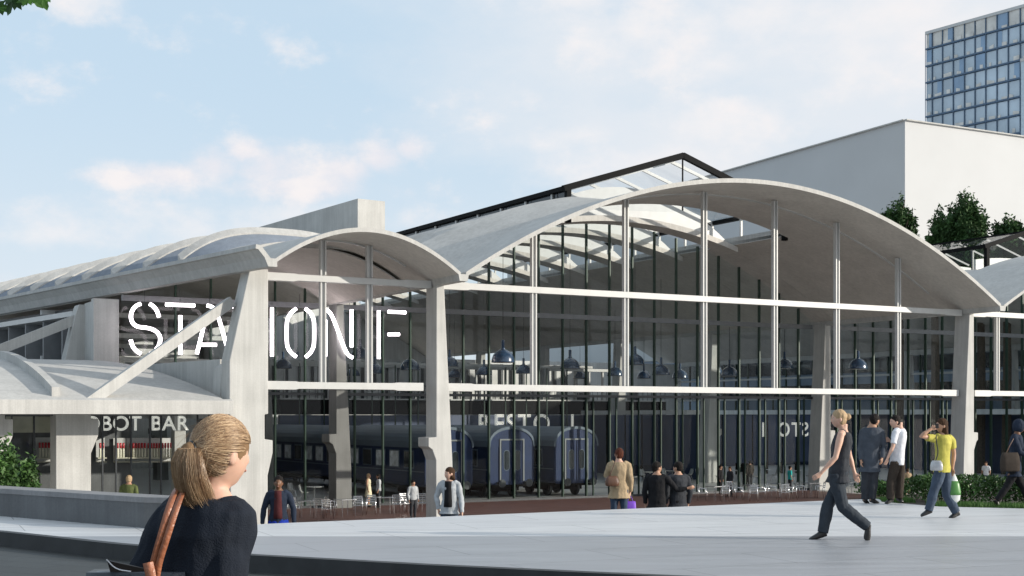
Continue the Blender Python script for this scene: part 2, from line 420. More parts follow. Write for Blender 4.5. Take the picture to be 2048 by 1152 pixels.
# low concrete wall left
def wall_run(name, label, pts, th, z0, z1):
    t = thing(name, label, 'low wall', (pts[0][0], pts[0][1], 0))
    P_ = [Vector((x, y, 0)) for x, y in pts]; L_ = []; Rr = []
    for i, p in enumerate(P_):
        d = (P_[min(i+1, len(P_)-1)] - P_[max(i-1, 0)]).normalized(); nrm = Vector((-d.y, d.x, 0))
        L_.append(p); Rr.append(p - nrm * th)
    def ext(zz0, zz1, grow):
        mb = MB(); k = len(P_); vs = []
        for i in range(k):
            d = (L_[i] - Rr[i]).normalized() * grow
            for q, zz in ((L_[i] + d, zz0), (L_[i] + d, zz1), (Rr[i] - d, zz1), (Rr[i] - d, zz0)): vs.append((q.x, q.y, zz))
        fs = [(i*4+j, i*4+(j+1) % 4, (i+1)*4+(j+1) % 4, (i+1)*4+j) for i in range(k-1) for j in range(4)] + [(0, 1, 2, 3), tuple((k-1)*4+j for j in (3, 2, 1, 0))]
        mb.add(vs, fs); return mb
    org = (pts[0][0], pts[0][1], 0)
    ext(z0, z1 - .09, 0).build('wall_body', M['conc_dark'], t, org)
    ext(z1 - .09, z1, .012).build('coping', M['conc_cap'], t, org, bevel=.01)
    return t
wall_run('concrete_wall', 'long low dark concrete wall with grey coping running left behind the woman', [(-4.75, 20.6), (-5.7, 20.9), (-8.9, 23.4), (-13, 26.7), (-40, 45)], .5, GZ, .48)

# ================================================================ THE HALL
ORG = (0, 0, GZ)
hall = bthing('station_hall', 'pale concrete hall with a wide barrel vault, glazed front and roof lantern', 'hall', 0, 0, GZ)
def hp(mb, name, m, parent=None, smooth=False, bevel=0):
    return mb.build(name, m, parent or hall, ORG, smooth, bevel)
def zmain(u): return 7.42 + 5.2 * (1 - ((u - 16) / 16) ** 2)
def zleft(u): return 7.42 + 1.63 * (1 - ((u + 4.1) / 4.1) ** 2)
def splay(v): return -8.35 - .158 * (v + 2.3)
def zaisle(u, v):                                   # left aisle vault between splayed eave and u=0
    a = splay(v); t = (u - a) / (0 - a); return 7.42 + (1.63 + .013 * max(v, 0)) * 4 * t * (1 - t)
def shell_strip(fz, u0f, u1f, v0, v1, dz0, dz1, th, n=40, m=6):
    """closed curved strip; outer surface offset dz0 at v0 -> dz1 at v1"""
    mb = MB(); top = []; bot = []
    for k in range(m + 1):
        v = v0 + (v1 - v0) * k / m; dz = dz0 + (dz1 - dz0) * k / m
        ua, ub = u0f(v), u1f(v)
        for i in range(n + 1):
            u = ua + (ub - ua) * i / n; z = fz(u, v)
            top.append((u, v, z + dz)); bot.append((u, v, z + dz - th))
    w_ = n + 1; N_ = len(top); fs = []
    for k in range(m):
        for i in range(n):
            a = k*w_ + i
            fs.append((a, a+1, a+w_+1, a+w_)); fs.append((N_+a, N_+a+w_, N_+a+w_+1, N_+a+1))
    for i in range(n):
        fs.append((i, N_+i, N_+i+1, i+1)); a = m*w_+i; fs.append((a, a+1, N_+a+1, N_+a))
    for k in range(m):
        a = k*w_; fs.append((a, a+w_, N_+a+w_, N_+a)); a = k*w_+n; fs.append((a, N_+a, N_+a+w_, a+w_))
    mb.add(top + bot, fs); return mb
def smooth_angle(o, ang=35):
    for p in o.data.polygons: p.use_smooth = True
    bm = bmesh.new(); bm.from_mesh(o.data)
    for e in bm.edges:
        if len(e.link_faces) == 2 and e.calc_face_angle(0) > R(ang): e.smooth = False
    bm.to_mesh(o.data); bm.free()
def vault_end(name, fz, u0f, u1f, v0, v1, dz0, dz1, th, n=48, m=8):
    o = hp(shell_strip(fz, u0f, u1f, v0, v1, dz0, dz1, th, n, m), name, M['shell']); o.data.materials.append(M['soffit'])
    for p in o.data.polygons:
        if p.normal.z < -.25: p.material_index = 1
    smooth_angle(o); return o
fm = lambda u, v: zmain(u); fl = zaisle
def fl2(u, v):
    a = splay(v); t = abs((u - a) / (0 - a) * 2 - 1); h = 1.60 + .013 * max(v, 0); return 7.42 + h * (1 - t ** 2.9)
vault_end('vault_shell', fm, lambda v: .12, lambda v: 31.88, -2.6, 1.2, .10, .10, .2)
vault_end('vault_shell', fm, lambda v: 9.7, lambda v: 31.88, 1.2, 4.6, .095, .095, .2)
vault_end('aisle_shell', fl, lambda v: splay(v) + .25, lambda v: -.12, -2.6, 2.2, .06, .06, .17, 32, 6)
fr_ = lambda u, v: 7.42 + 4.4 * (1 - ((u - 47) / 15) ** 2)
vault_end('aisle_shell', fr_, lambda v: 32.12, lambda v: 61.9, -2.6, 4.5, .06, .06, .17, 40, 6)
# main vault behind the front bay: flanks each side of the lantern opening, a slight upward tilt per bay
U1, U2 = 9.7, 23.4
for k in range(12):
    v0 = 4.6 + 5.2 * k; v1 = v0 + 5.2
    if v0 > 64: break
    vault_end('vault_shell', fm, lambda v: U2, lambda v: 31.88, v0, v1 - .02, .10, .10, .2, 14, 2)
for k in range(19):
    v0 = 1.2 + 3.4 * k; v1 = v0 + 3.4
    ft_ = lambda u, v, v0=v0: zmain(u) + 1.35 * (v - v0) / 3.4 * max(0, 1 - .55 * u / U1)
    vault_end('vault_shell', ft_, lambda v: .12, lambda v: U1, v0, v1 - .02, .04, .04, .2, 16, 3)
# arch ribs across the opening: dark broad soffit below, sunlit white web above
def rib(v, wide=1.0):
    mb = MB(); n = 28; bot = []; top = []
    for i in range(n + 1):
        u = U1 - .25 + (U2 - U1 + .5) * i / n; t = (u - U1) / (U2 - U1); t = min(max(t, 0), 1)
        zb = zmain(u) - .12; hgt = .12 + 1.55 * math.sin(PI * t) ** .8
        bot.append((u, zb)); top.append((u, zb + hgt))
    for (va, vb, pts_b, pts_t) in ((v, v + .35, bot, top),):
        vs = []; 
        for vv in (va, vb):
            vs += [(u, vv, z) for u, z in pts_b] + [(u, vv, z) for u, z in pts_t]
        w_ = n + 1; fs = []
        for i in range(n):
            fs += [(i, i+1, w_+i+1, w_+i), (2*w_+i, 3*w_+i, 3*w_+i+1, 2*w_+i+1), (w_+i, w_+i+1, 3*w_+i+1, 3*w_+i), (i, 2*w_+i, 2*w_+i+1, i+1)]
        fs += [(0, w_, 3*w_, 2*w_), (n, 2*w_+n, 3*w_+n, w_+n)]
        mb.add(vs, fs)
    web = hp(mb, 'arch_rib', M['white']); smooth_angle(web)
    fl_ = MB(); vs = []
    for vv, dz in ((v - .55, -.30), (v + .75, -.30), (v + .75, 0), (v - .55, 0)):
        vs += [(u, vv, z + dz - .01) for u, z in bot]
    w_ = n + 1; fs = []
    for j in range(4):
        a = j * w_; b = ((j + 1) % 4) * w_
        for i in range(n): fs.append((a+i, a+i+1, b+i+1, b+i))
    fs += [tuple(j*w_ for j in range(4)), tuple(j*w_+n for j in range(4))[::-1]]
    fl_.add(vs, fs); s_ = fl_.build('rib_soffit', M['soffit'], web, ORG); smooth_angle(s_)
for k in range(1, 12): rib(4.6 + 5.2 * k - .4)
M['roof_shade'] = concrete_mat('roof_shade_bluegrey', (.215, .245, .29), .08)  # shade between the aisle roof lips, put into the colour
# left aisle roof: long low shells, each ending in a short steep lip that catches the sun
for k in range(18):
    v0 = 2.25 + 3.6 * k; v1 = v0 + 2.45; v2 = v0 + 3.58
    if v2 > 66: break
    rf_ = vault_end('aisle_shell', fl2, lambda v: splay(v) + .25, lambda v: -.12, v0, v1, .0, .10, .20, 30, 2)
    rf_ = vault_end('roof_shade_strip', fl2, lambda v: splay(v) + .25, lambda v: -.12, v1 + .01, v1 + .80, .12, .62, .20, 30, 1); rf_.data.materials[0] = M['roof_shade']  # strip coloured blue-grey to stand for the shaded part of the shell
    vault_end('aisle_shell', fl2, lambda v: splay(v) + .25, lambda v: -.12, v1 + .81, v2, .70, .96, .26, 30, 1)
vault_end('ceiling_lining', fl, lambda v: splay(v) + .3, lambda v: -.14, 2.3, 65.9, -.22, -.22, .06, 26, 8)
for k in range(14):
    v0 = 2.25 + 4.6 * k
    vault_end('aisle_shell', fr_, lambda v: 32.12, lambda v: 38.4, v0 + 2.3, v0 + 6.88, .04, .35, .17, 12, 2)
    vault_end('aisle_shell', fr_, lambda v: 54.6, lambda v: 61.9, v0 + 2.3, v0 + 6.88, .04, .04, .17, 12, 2)
# gutters
g = MB(); prof = [(-.38, 7.2), (.32, 7.2), (.55, 7.62), (.30, 7.62), (.1, 7.42), (-.16, 7.42), (-.4, 7.62), (-.62, 7.62)]
g.prism([(-.18, 7.22), (.18, 7.22), (.24, 7.5), (-.24, 7.5)], 'v', -2.62, 66); hp(g, 'gutter', M['conc'])
g = MB(); g.prism([(31.82, 7.22), (32.18, 7.22), (32.24, 7.5), (31.76, 7.5)], 'v', -2.62, 66); hp(g, 'gutter', M['conc'])
# outer eave beam on the splayed flank: box below, arm leaning outwards, lip
g = MB(); pr = [(-.05, 7.36), (.30, 7.36), (.30, 7.66), (.04, 7.68), (-.33, 8.13), (-.53, 8.17), (-.55, 8.01), (-.44, 7.98), (-.20, 7.70)]
rings = []
for v in (-2.62, 66):
    rings.append([(splay(v) + p, v, q) for p, q in pr])
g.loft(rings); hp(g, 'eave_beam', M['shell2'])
g = MB(); rings = []
for v in (-2.66, -2.625):
    rings.append([(splay(v) + p, v, q) for p, q in pr])
g.loft(rings); hp(g, 'eave_beam_end', M['conc'])
# end wall and floor slab edges of the rear of the hall
# columns: front face profile (u offset, z), depth, extra console
def column(u, v, side, w_top=.36, m='conc', depth=1.0, steep=1.0, con=.36):
    """concrete column: upright face and console on `side`, the other face splayed towards the foot"""
    a = .18; s_ = -side
    splayed = [(a * w_top / .36, 7.3), (.30 * steep, 4.9), (.44 * steep, 2.4), (.60 * steep, -.8), (.66 * steep, GZ)]
    console = [(-.20, GZ), (-.20, -.15), (-.38, .30), (-.20 - con, .42), (-.20 - con, .80), (-.19, .82), (-.18, 7.3)]
    mb = MB(); mb.prism([(u + s_ * p, q) for p, q in splayed + console], 'v', v - depth / 2, v + depth / 2)
    return hp(mb, 'column', M[m], bevel=.025)
column(0, 0, -1)
column(32.05, 0, 1, .3, con=.3)
for v in (11, 22, 33, 44, 55):
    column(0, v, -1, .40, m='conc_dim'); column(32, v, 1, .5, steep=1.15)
for v in (0, 11, 22, 33): column(62, v, -1)
# big corner column at the left (leaning outer face, notch and console on the right)
mb = MB()
def cpx(lst, v): return [pf(x, y, v) for x, y in lst]
pr = cpx([(491, 541), (528, 541), (528, 828), (521, 829), (521, 878), (537, 880), (537, 905), (527, 950)], 0) 
pr += [(-7.60, GZ), (-9.1, GZ)] + cpx([(451, 839), (451, 722)], 0)
mb.prism(pr, 'v', -.5, .55); hp(mb, 'column', M['conc'], bevel=.03)
mb = MB(); mb.prism([(pf(443, 735, .6)[0], pf(443, 735, .6)[1]), (pf(455, 735, .6)[0], 3.8), (-8.9, GZ), (-9.55, GZ)], 'v', .57, 1.6); hp(mb, 'pilaster', M['conc'])
# second flank column and the return wall behind it
def fcol(v):
    u0 = splay(v) - .05
    mb = MB(); mb.prism([(u0 - .35, 7.05), (u0 + .75, 7.05), (u0 + .75, GZ), (u0 - 1.75, GZ), (u0 - 1.2, 3.4), (u0 - .5, 6.6)], 'v', v - .5, v + .5)
    hp(mb, 'column', M['conc'], bevel=.03)
for v in (15.5, 31, 46.5): fcol(v)
# return wall at the end of the glazed corner (faces the front)
mb = MB(); mb.box((-11.6, 11.75, 1.2), (-10.45, 12.2, 7.1)); hp(mb, 'return_wall', M['conc'])
mb = MB(); mb.box((-11.3, 12.2, GZ), (-10.7, 15.0, 7.1)); hp(mb, 'return_wall', M['conc'])
# long recessed flank wall with vertical fins, left of the second column
mb = MB(); rr = []
for v in (16.1, 66):
    u = splay(v) + .9; rr.append([(u, v, GZ), (u + .3, v, GZ), (u + .3, v, 7.2), (u, v, 7.2)])
mb.loft(rr); hp(mb, 'flank_wall', M['greysteel'])
k = 0; v = 17.5
while v < 60:
    mb = MB(); u = splay(v); mb.box((u - .35, v, 3.0), (u + .88, v + .22, 6.5)); hp(mb, 'fin', M['greysteel']); v += 2.6
mb = MB(); rr = []
for v in (16.05, 64):
    u = splay(v); rr.append([(u - .42, v, 6.55), (u + .86, v, 6.55), (u + .86, v, 6.95), (u - .42, v, 6.8)])
mb.loft(rr); hp(mb, 'flank_lintel', M['white'])
# front beams in the column plane with haunched ends
def beam(u0, u1, z0, z1, v=0, hn=1, m='white'):
    d = .16; pr = [(u0, z0 - .035*hn), (u0 + 1.2, z0 - .035*hn), (u0 + 1.35, z0), (u1 - 1.35, z0), (u1 - 1.2, z0 - .035*hn), (u1, z0 - .035*hn), (u1, z1 + .025*hn), (u1 - 1.2, z1 + .025*hn), (u1 - 1.35, z1), (u0 + 1.35, z1), (u0 + 1.2, z1 + .025*hn), (u0, z1 + .025*hn)]
    mb = MB(); mb.prism(pr, 'v', v - d, v + d); return hp(mb, 'front_beam', M[m], bevel=.01)
beam(.25, 31.72, 7.14, 7.42); beam(-7.55, -.24, 7.14, 7.40); beam(32.25, 61.7, 7.14, 7.42)
beam(.46, 31.45, 2.80, 3.08); beam(-7.52, -.62, 2.80, 3.08); beam(32.7, 61.5, 2.80, 3.08)
# paired steel posts
def post(u, zt, v=0):
    mb = MB()
    for z0, z1 in ((3.085, 7.135 if abs(u+4) < 5 or True else 0), (7.425, zt)):
        for s_ in (-.125, .065):
            mb.box((u + s_, v - .10, z0), (u + s_ + .06, v + .10, z1))
        mb.box((u - .065, v - .02, z0), (u + .065, v + .02, z1))
    hp(mb, 'steel_post', M['white'])
for u in (4.86, 9.79, 14.33, 18.7, 22.79, 27.09): post(u, zmain(u) - .15)
for u in (-5.1, -3.05): post(u, zaisle(u, 0) - .15)
for u in (34.6, 39.5, 44, 48.5, 53): post(u, fr_(u, 0) - .15)
# thin bright edge strips under the vault (light slots)
def edge_strip(f, u0, u1, v, n=20, off=-.16):
    mb = MB(); rr = []
    for i in range(n + 1):
        u = u0 + (u1 - u0) * i / n; z = f(u, v) + off
        rr.append([(u, v - .05, z), (u, v + .05, z), (u, v + .05, z - .07), (u, v - .05, z - .07)])
    mb.loft(rr); hp(mb, 'soffit_bead', M['white'])
edge_strip(fm, 8.5, 30.3, .9, 40, -.10); edge_strip(fl, -5.0, -1.2, .4, 20, -.11)
# curtain wall: green mullions, transoms, panes
VC = 11.5
mull_u = [-7.9, -6.2, -4.6, -3.0, -1.45] + [1.2 + 1.54 * i for i in range(20)]
mull_u = [u for u in mull_u if u < 31.3] + [33.6 + 1.54 * i for i in range(18)]
for u in mull_u:
    zt = (zmain(u) if 0 < u < 32 else (zaisle(u, VC) if u < 0 else fr_(u, VC))) - .12
    mb = MB(); mb.box((u - .036, VC - .12, GZ), (u + .036, VC + .06, zt)); hp(mb, 'mullion', M['green'])
for k in range(19):
    u = 15.52 + 1.54 * k
    if 31 < u < 33: continue
    mb = MB(); mb.box((u - .026, VC - .09, GZ), (u + .026, VC + .03, 2.72)); hp(mb, 'mullion', M['green'])
for k in range(17):
    u = 2.2 + 1.8 * k; mb = MB(); mb.box((u - .03, 36.0, GZ), (u + .03, 36.1, 5.3)); hp(mb, 'inner_mullion', M['green'])
mb = MB(); mb.box((.5, 35.98, 5.3), (31.5, 36.12, 5.5)); hp(mb, 'inner_transom', M['white'])
for (a, b) in ((-10.4, -.45), (.45, 31.5), (32.5, 61.5)):
    for z0, z1, m_ in ((7.02, 7.28, 'greysteel'), (2.72, 2.86, 'darkgrey'), (GZ, GZ + .12, 'darkgrey')):
        mb = MB(); mb.box((a, VC - .16, z0), (b, VC + .03, z1)); hp(mb, 'transom', M[m_])
def pane(pts_fn, a, b, n):
    mb = MB(); vs = []
    for i in range(n + 1):
        u = a + (b - a) * i / n; vs += [(u, VC + .045, GZ + .13), (u, VC + .045, pts_fn(u) - .14)]
    mb.add(vs, [(2*i, 2*i+2, 2*i+3, 2*i+1) for i in range(n)]); hp(mb, 'glass_pane', M['glass'])
pane(zmain, .45, 31.5, 24); pane(lambda u: zaisle(u, VC), -10.4, -.45, 8); pane(lambda u: fr_(u, VC), 32.5, 61.5, 20)
# flank glazing between corner column and return wall
mb = MB(); mb.add([(-8.9, 1.7, 2.3), (-10.45, 11.4, 2.3), (-10.45, 11.4, 7.0), (-8.9, 1.7, 7.0)], [(0, 1, 2, 3)])
# solid sill under it
mb2 = MB(); rr = []
for u, v in ((-8.85, 1.65), (-10.5, 11.7)): rr.append([(u, v, 1.6), (u + .35, v, 1.6), (u + .35, v, 4.0), (u, v, 4.0)])
mb2.loft(rr); hp(mb2, 'flank_sill', M['conc'])
# lantern over the main vault
def LU(v, u): return u
ZE, ZR, UR = 12.85, 15.05, 16.6
lant = MB()
va, vb = 4.7, 66
mb = MB(); mb.bar((U1 - .1, va, ZE + .05), (U1 - .1, vb, ZE + .05), .28, .22); mb.bar((UR, va, ZR + .05), (UR, vb, ZR + .05), .26, .2); mb.bar((U2 + .1, va, ZE + .05), (U2 + .1, vb, ZE + .05), .28, .22)
lo_ = hp(mb, 'lantern', M['black'])
mb = MB(); mb.bar((U1 - .35, va, ZE + .0), (UR, va, ZR + .1), .22, .30); mb.bar((U2 + .35, va, ZE + .0), (UR, va, ZR + .1), .22, .30)
mb.build('verge', M['black'], lo_, ORG)
mb = MB(); mb.box((U1 - .2, va - .1, 11.2), (U1 + .05, va + .15, ZE + .1)); mb.build('corner_post', M['black'], lo_, ORG)
mb = MB(); mb.box((U2 - .05, va - .1, 11.2), (U2 + .2, va + .15, ZE + .1)); mb.build('corner_post', M['black'], lo_, ORG)
for (ua, ub) in ((U1, UR), (U2, UR)):
    mb = MB(); mb.add([(ua, va, ZE + .1), (ub, va, ZR), (ub, vb, ZR), (ua, vb, ZE + .1)], [(0, 1, 2, 3)]); mb.build('glass', M['glassroof'], lo_, ORG)
mb = MB(); mb.add([(U1, va + .02, 11.9), (UR, va + .02, 12.2), (U2, va + .02, 11.9), (U2, va + .02, ZE), (UR, va + .02, ZR - .1), (U1, va + .02, ZE)], [(0, 1, 4, 5), (1, 2, 3, 4)]); mb.build('gable_glass', M['glassroof'], lo_, ORG)
mb = MB(); mb.box((UR - .03, va - .03, 12.3), (UR + .03, va + .03, ZR)); mb.build('gable_post', M['black'], lo_, ORG)
mb = MB(); mb.box((U1 - .12, va + .2, 11.45), (U1, vb, 11.95)); mb.build('side_upstand', M['shell'], lo_, ORG)
mb = MB(); mb.box((U1 - .06, va + .2, 12.0), (U1 - .03, vb, ZE - .05)); mb.build('side_glass', M['darkwin'], lo_, ORG)
mb = MB(); mb.box((U2, va + .2, 11.45), (U2 + .12, vb, 11.85)); mb.build('side_upstand', M['shell'], lo_, ORG)
v = va + 1.0; i = 0
while v < vb - 1:
    mb = MB()
    mb.bar((U1, v, ZE + .03), (UR, v, ZR - .06), .09, .16); mb.bar((U2, v, ZE + .03), (UR, v, ZR - .06), .09, .16)
    mb.bar((U1, v, 11.9), (U1, v, ZE), .12, .12); mb.bar((U2, v, 11.8), (U2, v, ZE), .12, .12)
    mb.build('rafter', M['white'], lo_, ORG); v += 2.6
v = va + 1.4
while v < vb - 1:
    mb = MB(); mb.box((U1 - .16, v, 12.0), (U1 - .07, v + .12, ZE - .08)); mb.build('side_stud', M['white'], lo_, ORG); v += 2.6
# lantern over the right nave (black edged, glassy)
VA2 = 8.0; LU1 = pf(1975, 490, VA2)[0]; LZE = pf(1975, 492, VA2)[1]; LU2 = 94 - LU1; LUR = 47; LZR = LZE + (LUR - LU1) * .30
mb = MB(); mb.bar((LU1, VA2, LZE), (LU1, 60, LZE), .2, .22); mb.bar((LUR, VA2, LZR), (LUR, 60, LZR), .2, .18)
mb.bar((LU1 - .3, VA2, LZE - .05), (LUR, VA2, LZR), .2, .26); mb.bar((LU2, VA2, LZE), (LUR, VA2, LZR), .2, .26)
l2 = hp(mb, 'lantern', M['black'])
mb = MB(); mb.box((LU1 - .12, VA2 - .06, LZE - 1.5), (LU1 + .14, VA2 + .2, LZE)); mb.build('corner_post', M['black'], l2, ORG)
for ua in (LU1, LU2):
    mb = MB(); mb.add([(ua, VA2, LZE + .06), (LUR, VA2, LZR + .06), (LUR, 60, LZR + .06), (ua, 60, LZE + .06)], [(0, 1, 2, 3)]); mb.build('glass', M['glassroof'], l2, ORG)
mb = MB(); mb.add([(LU1, VA2 + .03, LZE - 1.4), (LU2, VA2 + .03, LZE - 1.4), (LU2, VA2 + .03, LZE), (LUR, VA2 + .03, LZR), (LU1, VA2 + .03, LZE)], [(0, 1, 2, 3, 4)]); mb.build('gable_glass', M['glassroof'], l2, ORG)
mb = MB(); mb.add([(LU1 + .02, VA2, LZE - 1.2), (LU1 + .02, 60, LZE - 1.2), (LU1 + .02, 60, LZE), (LU1 + .02, VA2, LZE)], [(0, 1, 2, 3)]); mb.build('side_glass', M['glass'], l2, ORG)
v = VA2 + 1.2
while v < 58:
    mb = MB(); mb.bar((LU1, v, LZE), (LUR, v, LZR - .05), .08, .12); mb.bar((LU2, v, LZE), (LUR, v, LZR - .05), .08, .12); mb.bar((LU1, v, LZE - 1.4), (LU1, v, LZE), .12, .12)
    mb.bar((LU1, v, LZE), (LU1 + 4.2, v + 2.4, LZE + 1.15), .06, .06)
    mb.build('rafter', M['darkgrey'], l2, ORG); v += 2.4
for k in range(10):
    v0 = VA2 + 1.2 + 5 * k; mb = MB(); n = 14; rr = []
    for i in range(n + 1):
        u = LU1 + .3 + (LU2 - LU1 - .6) * i / n; z = fr_(u, v0) - .15; rr.append([(u, v0, z - .3), (u, v0 + .3, z - .3), (u, v0 + .3, z + .35), (u, v0, z + .35)])
    mb.loft(rr); mb.build('arch_rib', M['white'], l2, ORG)
# small concrete upstand wall on the left aisle roof
dv = Vector((-.5555, .8315))                        # its long axis in world XY
p0 = WX(715.6, 397, 66); p1 = WX(770, 400, 66.9); 
LL = 40
mb = MB(); q = [Vector((p0.x, p0.y)), Vector((p1.x, p1.y)), Vector((p1.x, p1.y)) + dv * LL, Vector((p0.x, p0.y)) + dv * LL]
vs = [(x.x, x.y, 7.6) for x in q] + [(x.x, x.y, p0.z) for x in q]
mb.add(vs, [(0, 3, 2, 1), (4, 5, 6, 7), (0, 1, 5, 4), (1, 2, 6, 5), (2, 3, 7, 6), (3, 0, 4, 7)])
o = mb.build('roof_plant_box', M['conc'], None, (p0.x, p0.y, 7.6)); o.location = (p0.x, p0.y, 7.6)
o.parent = hall; o.matrix_parent_inverse = Matrix.Identity(4)
o.matrix_basis = (Matrix.Translation(BW(0, 0, GZ)) @ Matrix.Rotation(ANG, 4, 'Z')).inverted() @ Matrix.Translation((p0.x, p0.y, 7.6))
# rear and side enclosure
mb = MB(); mb.box((-24, 66, GZ), (62.5, 66.5, 7.2)); hp(mb, 'rear_wall', M['conc_in'])
mb = MB(); pr = [(0, 7.2)] + [(u, zmain(u) - .15) for u in [i * 1.0 for i in range(0, 33)]] + [(32, 7.2)]
mb.prism(pr, 'v', 66, 66.4); hp(mb, 'rear_gable', M['conc_in'])
# right outer glass flank with mullions (daylight seen through it)
mb = MB(); mb.add([(62.2, 12, GZ), (62.2, 66, GZ), (62.2, 66, 7.2), (62.2, 12, 7.2)], [(0, 1, 2, 3)]); hp(mb, 'flank_glass', M['glass'])
v = 12.5
while v < 65:
    mb = MB(); mb.box((62.0, v, GZ), (62.15, v + .12, 7.2)); hp(mb, 'flank_mullion', M['green']); v += 1.9
for z0 in (3.2, 5.2):
    mb = MB(); mb.box((61.97, 12, z0), (62.12, 66, z0 + .18)); hp(mb, 'flank_transom', M['white'])
mb = MB(); mb.box((61.8, -2, 6.9), (62.6, 66, 7.35)); hp(mb, 'flank_edge_beam', M['conc'])
mb = MB(); mb.box((33.3, 24, GZ), (33.6, 62, 1.75)); hp(mb, 'partition', M['navy'])
mb = MB(); mb.box((59.8, 11.7, GZ), (60.1, 64, 1.75)); hp(mb, 'partition', M['navy'])
mb = MB(); mb.box((34.5, 44, GZ), (59.7, 44.3, 1.75)); hp(mb, 'partition', M['navy'])
mb = MB(); mb.box((57.0, 12, 1.80), (60.2, 64, 2.2)); hp(mb, 'side_gallery', M['conc_in'])
mb = MB(); mb.box((33.0, 26, 1.80), (35.5, 62, 2.1)); hp(mb, 'side_gallery', M['conc_in'])
# mezzanine at the back of the nave, with its dark fascia and a storey of shelving over it
VM = 40
ua = pf(560, 800, VM)[0]; ub = pf(1332, 800, VM)[0]
mz = MB(); mz.box((ua, VM, 1.78), (ub, VM + 12, 2.86)); mzo = hp(mz, 'mezzanine', M['black'])
mb = MB(); mb.box((ua, VM - .06, 2.86), (ub, VM + .1, 2.95)); mb.build('edge_trim', M['white'], mzo, ORG)
u = ua + .4; i = 0
while u < ub - .5:
    mb = MB(); mb.box((u, VM + 4, 2.87), (u + .12, VM + 4.2, 5.4)); mb.build('mezzanine_post', M['white'], mzo, ORG)
    if i % 2 == 0:
        mb = MB(); hh = random.uniform(.7, 1.7); mb.box((u + .25, VM + 4.3, 2.87), (u + 1.15, VM + 4.6, 2.87 + hh)); mb.build('cabinet', M['conc_in'] if i % 4 else M['darkgrey'], mzo, ORG)
    u += 1.35; i += 1
mb = MB(); mb.box((ua, VM + 3.9, 5.4), (ub, VM + 4.3, 5.62)); mb.build('mezzanine_lintel', M['white'], mzo, ORG)
mb = MB(); mb.box((ua, VM + 11.8, 2.9), (ub, VM + 12, 6.2)); mb.build('mezzanine_back', M['conc_in'], mzo, ORG)
u = ua + .3
while u < ub:
    mb = MB(); mb.box((u, VM + 11.6, 2.9), (u + .22, VM + 11.75, 6.2)); mb.build('back_mullion', M['darkgrey'], mzo, ORG); u += 1.1
mb = MB(); mb.box((ua, VM + .1, GZ), (ub, VM + .4, 1.75)); mb.build('mezzanine_wall', M['navy'], mzo, ORG)
# handrail on the mezzanine
mb = MB(); u = ua
while u < ub: mb.box((u, VM + .1, 2.95), (u + .03, VM + .13, 3.9)); u += .45
mb.box((ua, VM + .08, 3.9), (ub, VM + .15, 3.96)); mb.build('railing', M['darkgrey'], mzo, ORG)
# horizontal ties between the left columns seen behind the glass
for v in (22, 33, 44):
    for z in (4.6, 5.9, 7.0):
        mb = MB(); mb.box((-12, v, z), (-.3, v + .25, z + .25)); hp(mb, 'tie_beam', M['conc_in'])
for z in (4.3, 5.4, 6.4):
    mb = MB(); mb.box((.3, 58, z), (31.5, 58.3, z + .3)); hp(mb, 'tie_beam', M['conc_in'])
# slanting flank struts
def strut(a, b, w=.34):
    mb = MB(); mb.bar(a, b, w, w * 1.1); hp(mb, 'brace', M['conc'])
a0 = pf(463, 603, .3); b0 = pf(178, 806, -.3)
strut((a0[0], .3, a0[1]), (b0[0], -.2, b0[1] + .02), .36)
u2 = splay(15.5) - .55
def pv(x, y, u):
    r = (x - CX) / F; A = OX + CA*u; B = OY + SA*u; v = (A - r*B) / (SA + r*CA); return v, EYE + (YH - y) * (B + CA*v) / F
strut((u2 + .1, 15.4, 6.35), (u2 - 6.6, 15.2, 3.4), .42)

# ================================================================ LOW SIDE WING (canopy + bar)
wing = bthing('side_wing', 'low vaulted concrete side wing with a glazed bar on the left flank', 'side wing', -12, 0, GZ)
WO = (-12, 0, GZ)
def wp(mb, name, m, parent=None, smooth=False, bevel=0): return mb.build(name, m, parent or wing, WO, smooth, bevel)
def zwing(v): 
    t = (v + .9) / 31.8; return 2.22 + 2.12 * math.sin(PI * min(max(t, 0), 1)) ** .85
mb = MB(); top = []; n = 40
for i in range(n + 1):
    v = -.9 + 31.8 * i / n; top.append((v, zwing(v)))
rings = []
pr = [(v, z) for v, z in top] + [(v, z - .3) for v, z in reversed(top[1:-1])]
# as a strip so it stays clean
vs = []; 
for uu in (-34, -9.15):
    vs += [(uu if uu < -20 else min(-9.2, splay(v) - .75), v, z) for v, z in top] + [(uu if uu < -20 else min(-9.2, splay(v) - .75), v, z - .28) for v, z in top]
w_ = n + 1; fs = []
for i in range(n):
    fs += [(i, i+1, 2*w_+i+1, 2*w_+i), (w_+i, 3*w_+i, 3*w_+i+1, w_+i+1), (i, w_+i, w_+i+1, i+1), (2*w_+i, 2*w_+i+1, 3*w_+i+1, 3*w_+i)]
fs += [(0, 2*w_, 3*w_, w_), (n, w_+n, 3*w_+n, 2*w_+n)]
mb.add(vs, fs); o = wp(mb, 'roof_shell', M['shell']); smooth_angle(o)
mb = MB(); mb.prism([(-1.15, 1.78), (-.55, 1.78), (-.55, 2.25), (-.92, 2.36), (-1.15, 2.30)], 'u', -34, -9.2); wp(mb, 'fascia', M['shell'], bevel=.01)
# upstand rib curving over the shell
def up_rib(u, tk=.3):
    mb = MB(); rr = []
    for i in range(33):
        v = .9 + 14.8 * i / 32 if False else -.2 + 30 * i / 32
        z = zwing(v); h = .34
        rr.append([(u, v, z - .1), (u + tk, v, z - .1), (u + tk, v, z + h), (u, v, z + h)])
    mb.loft(rr); o = wp(mb, 'roof_rib', M['shell']); smooth_angle(o)
up_rib(-15.75)
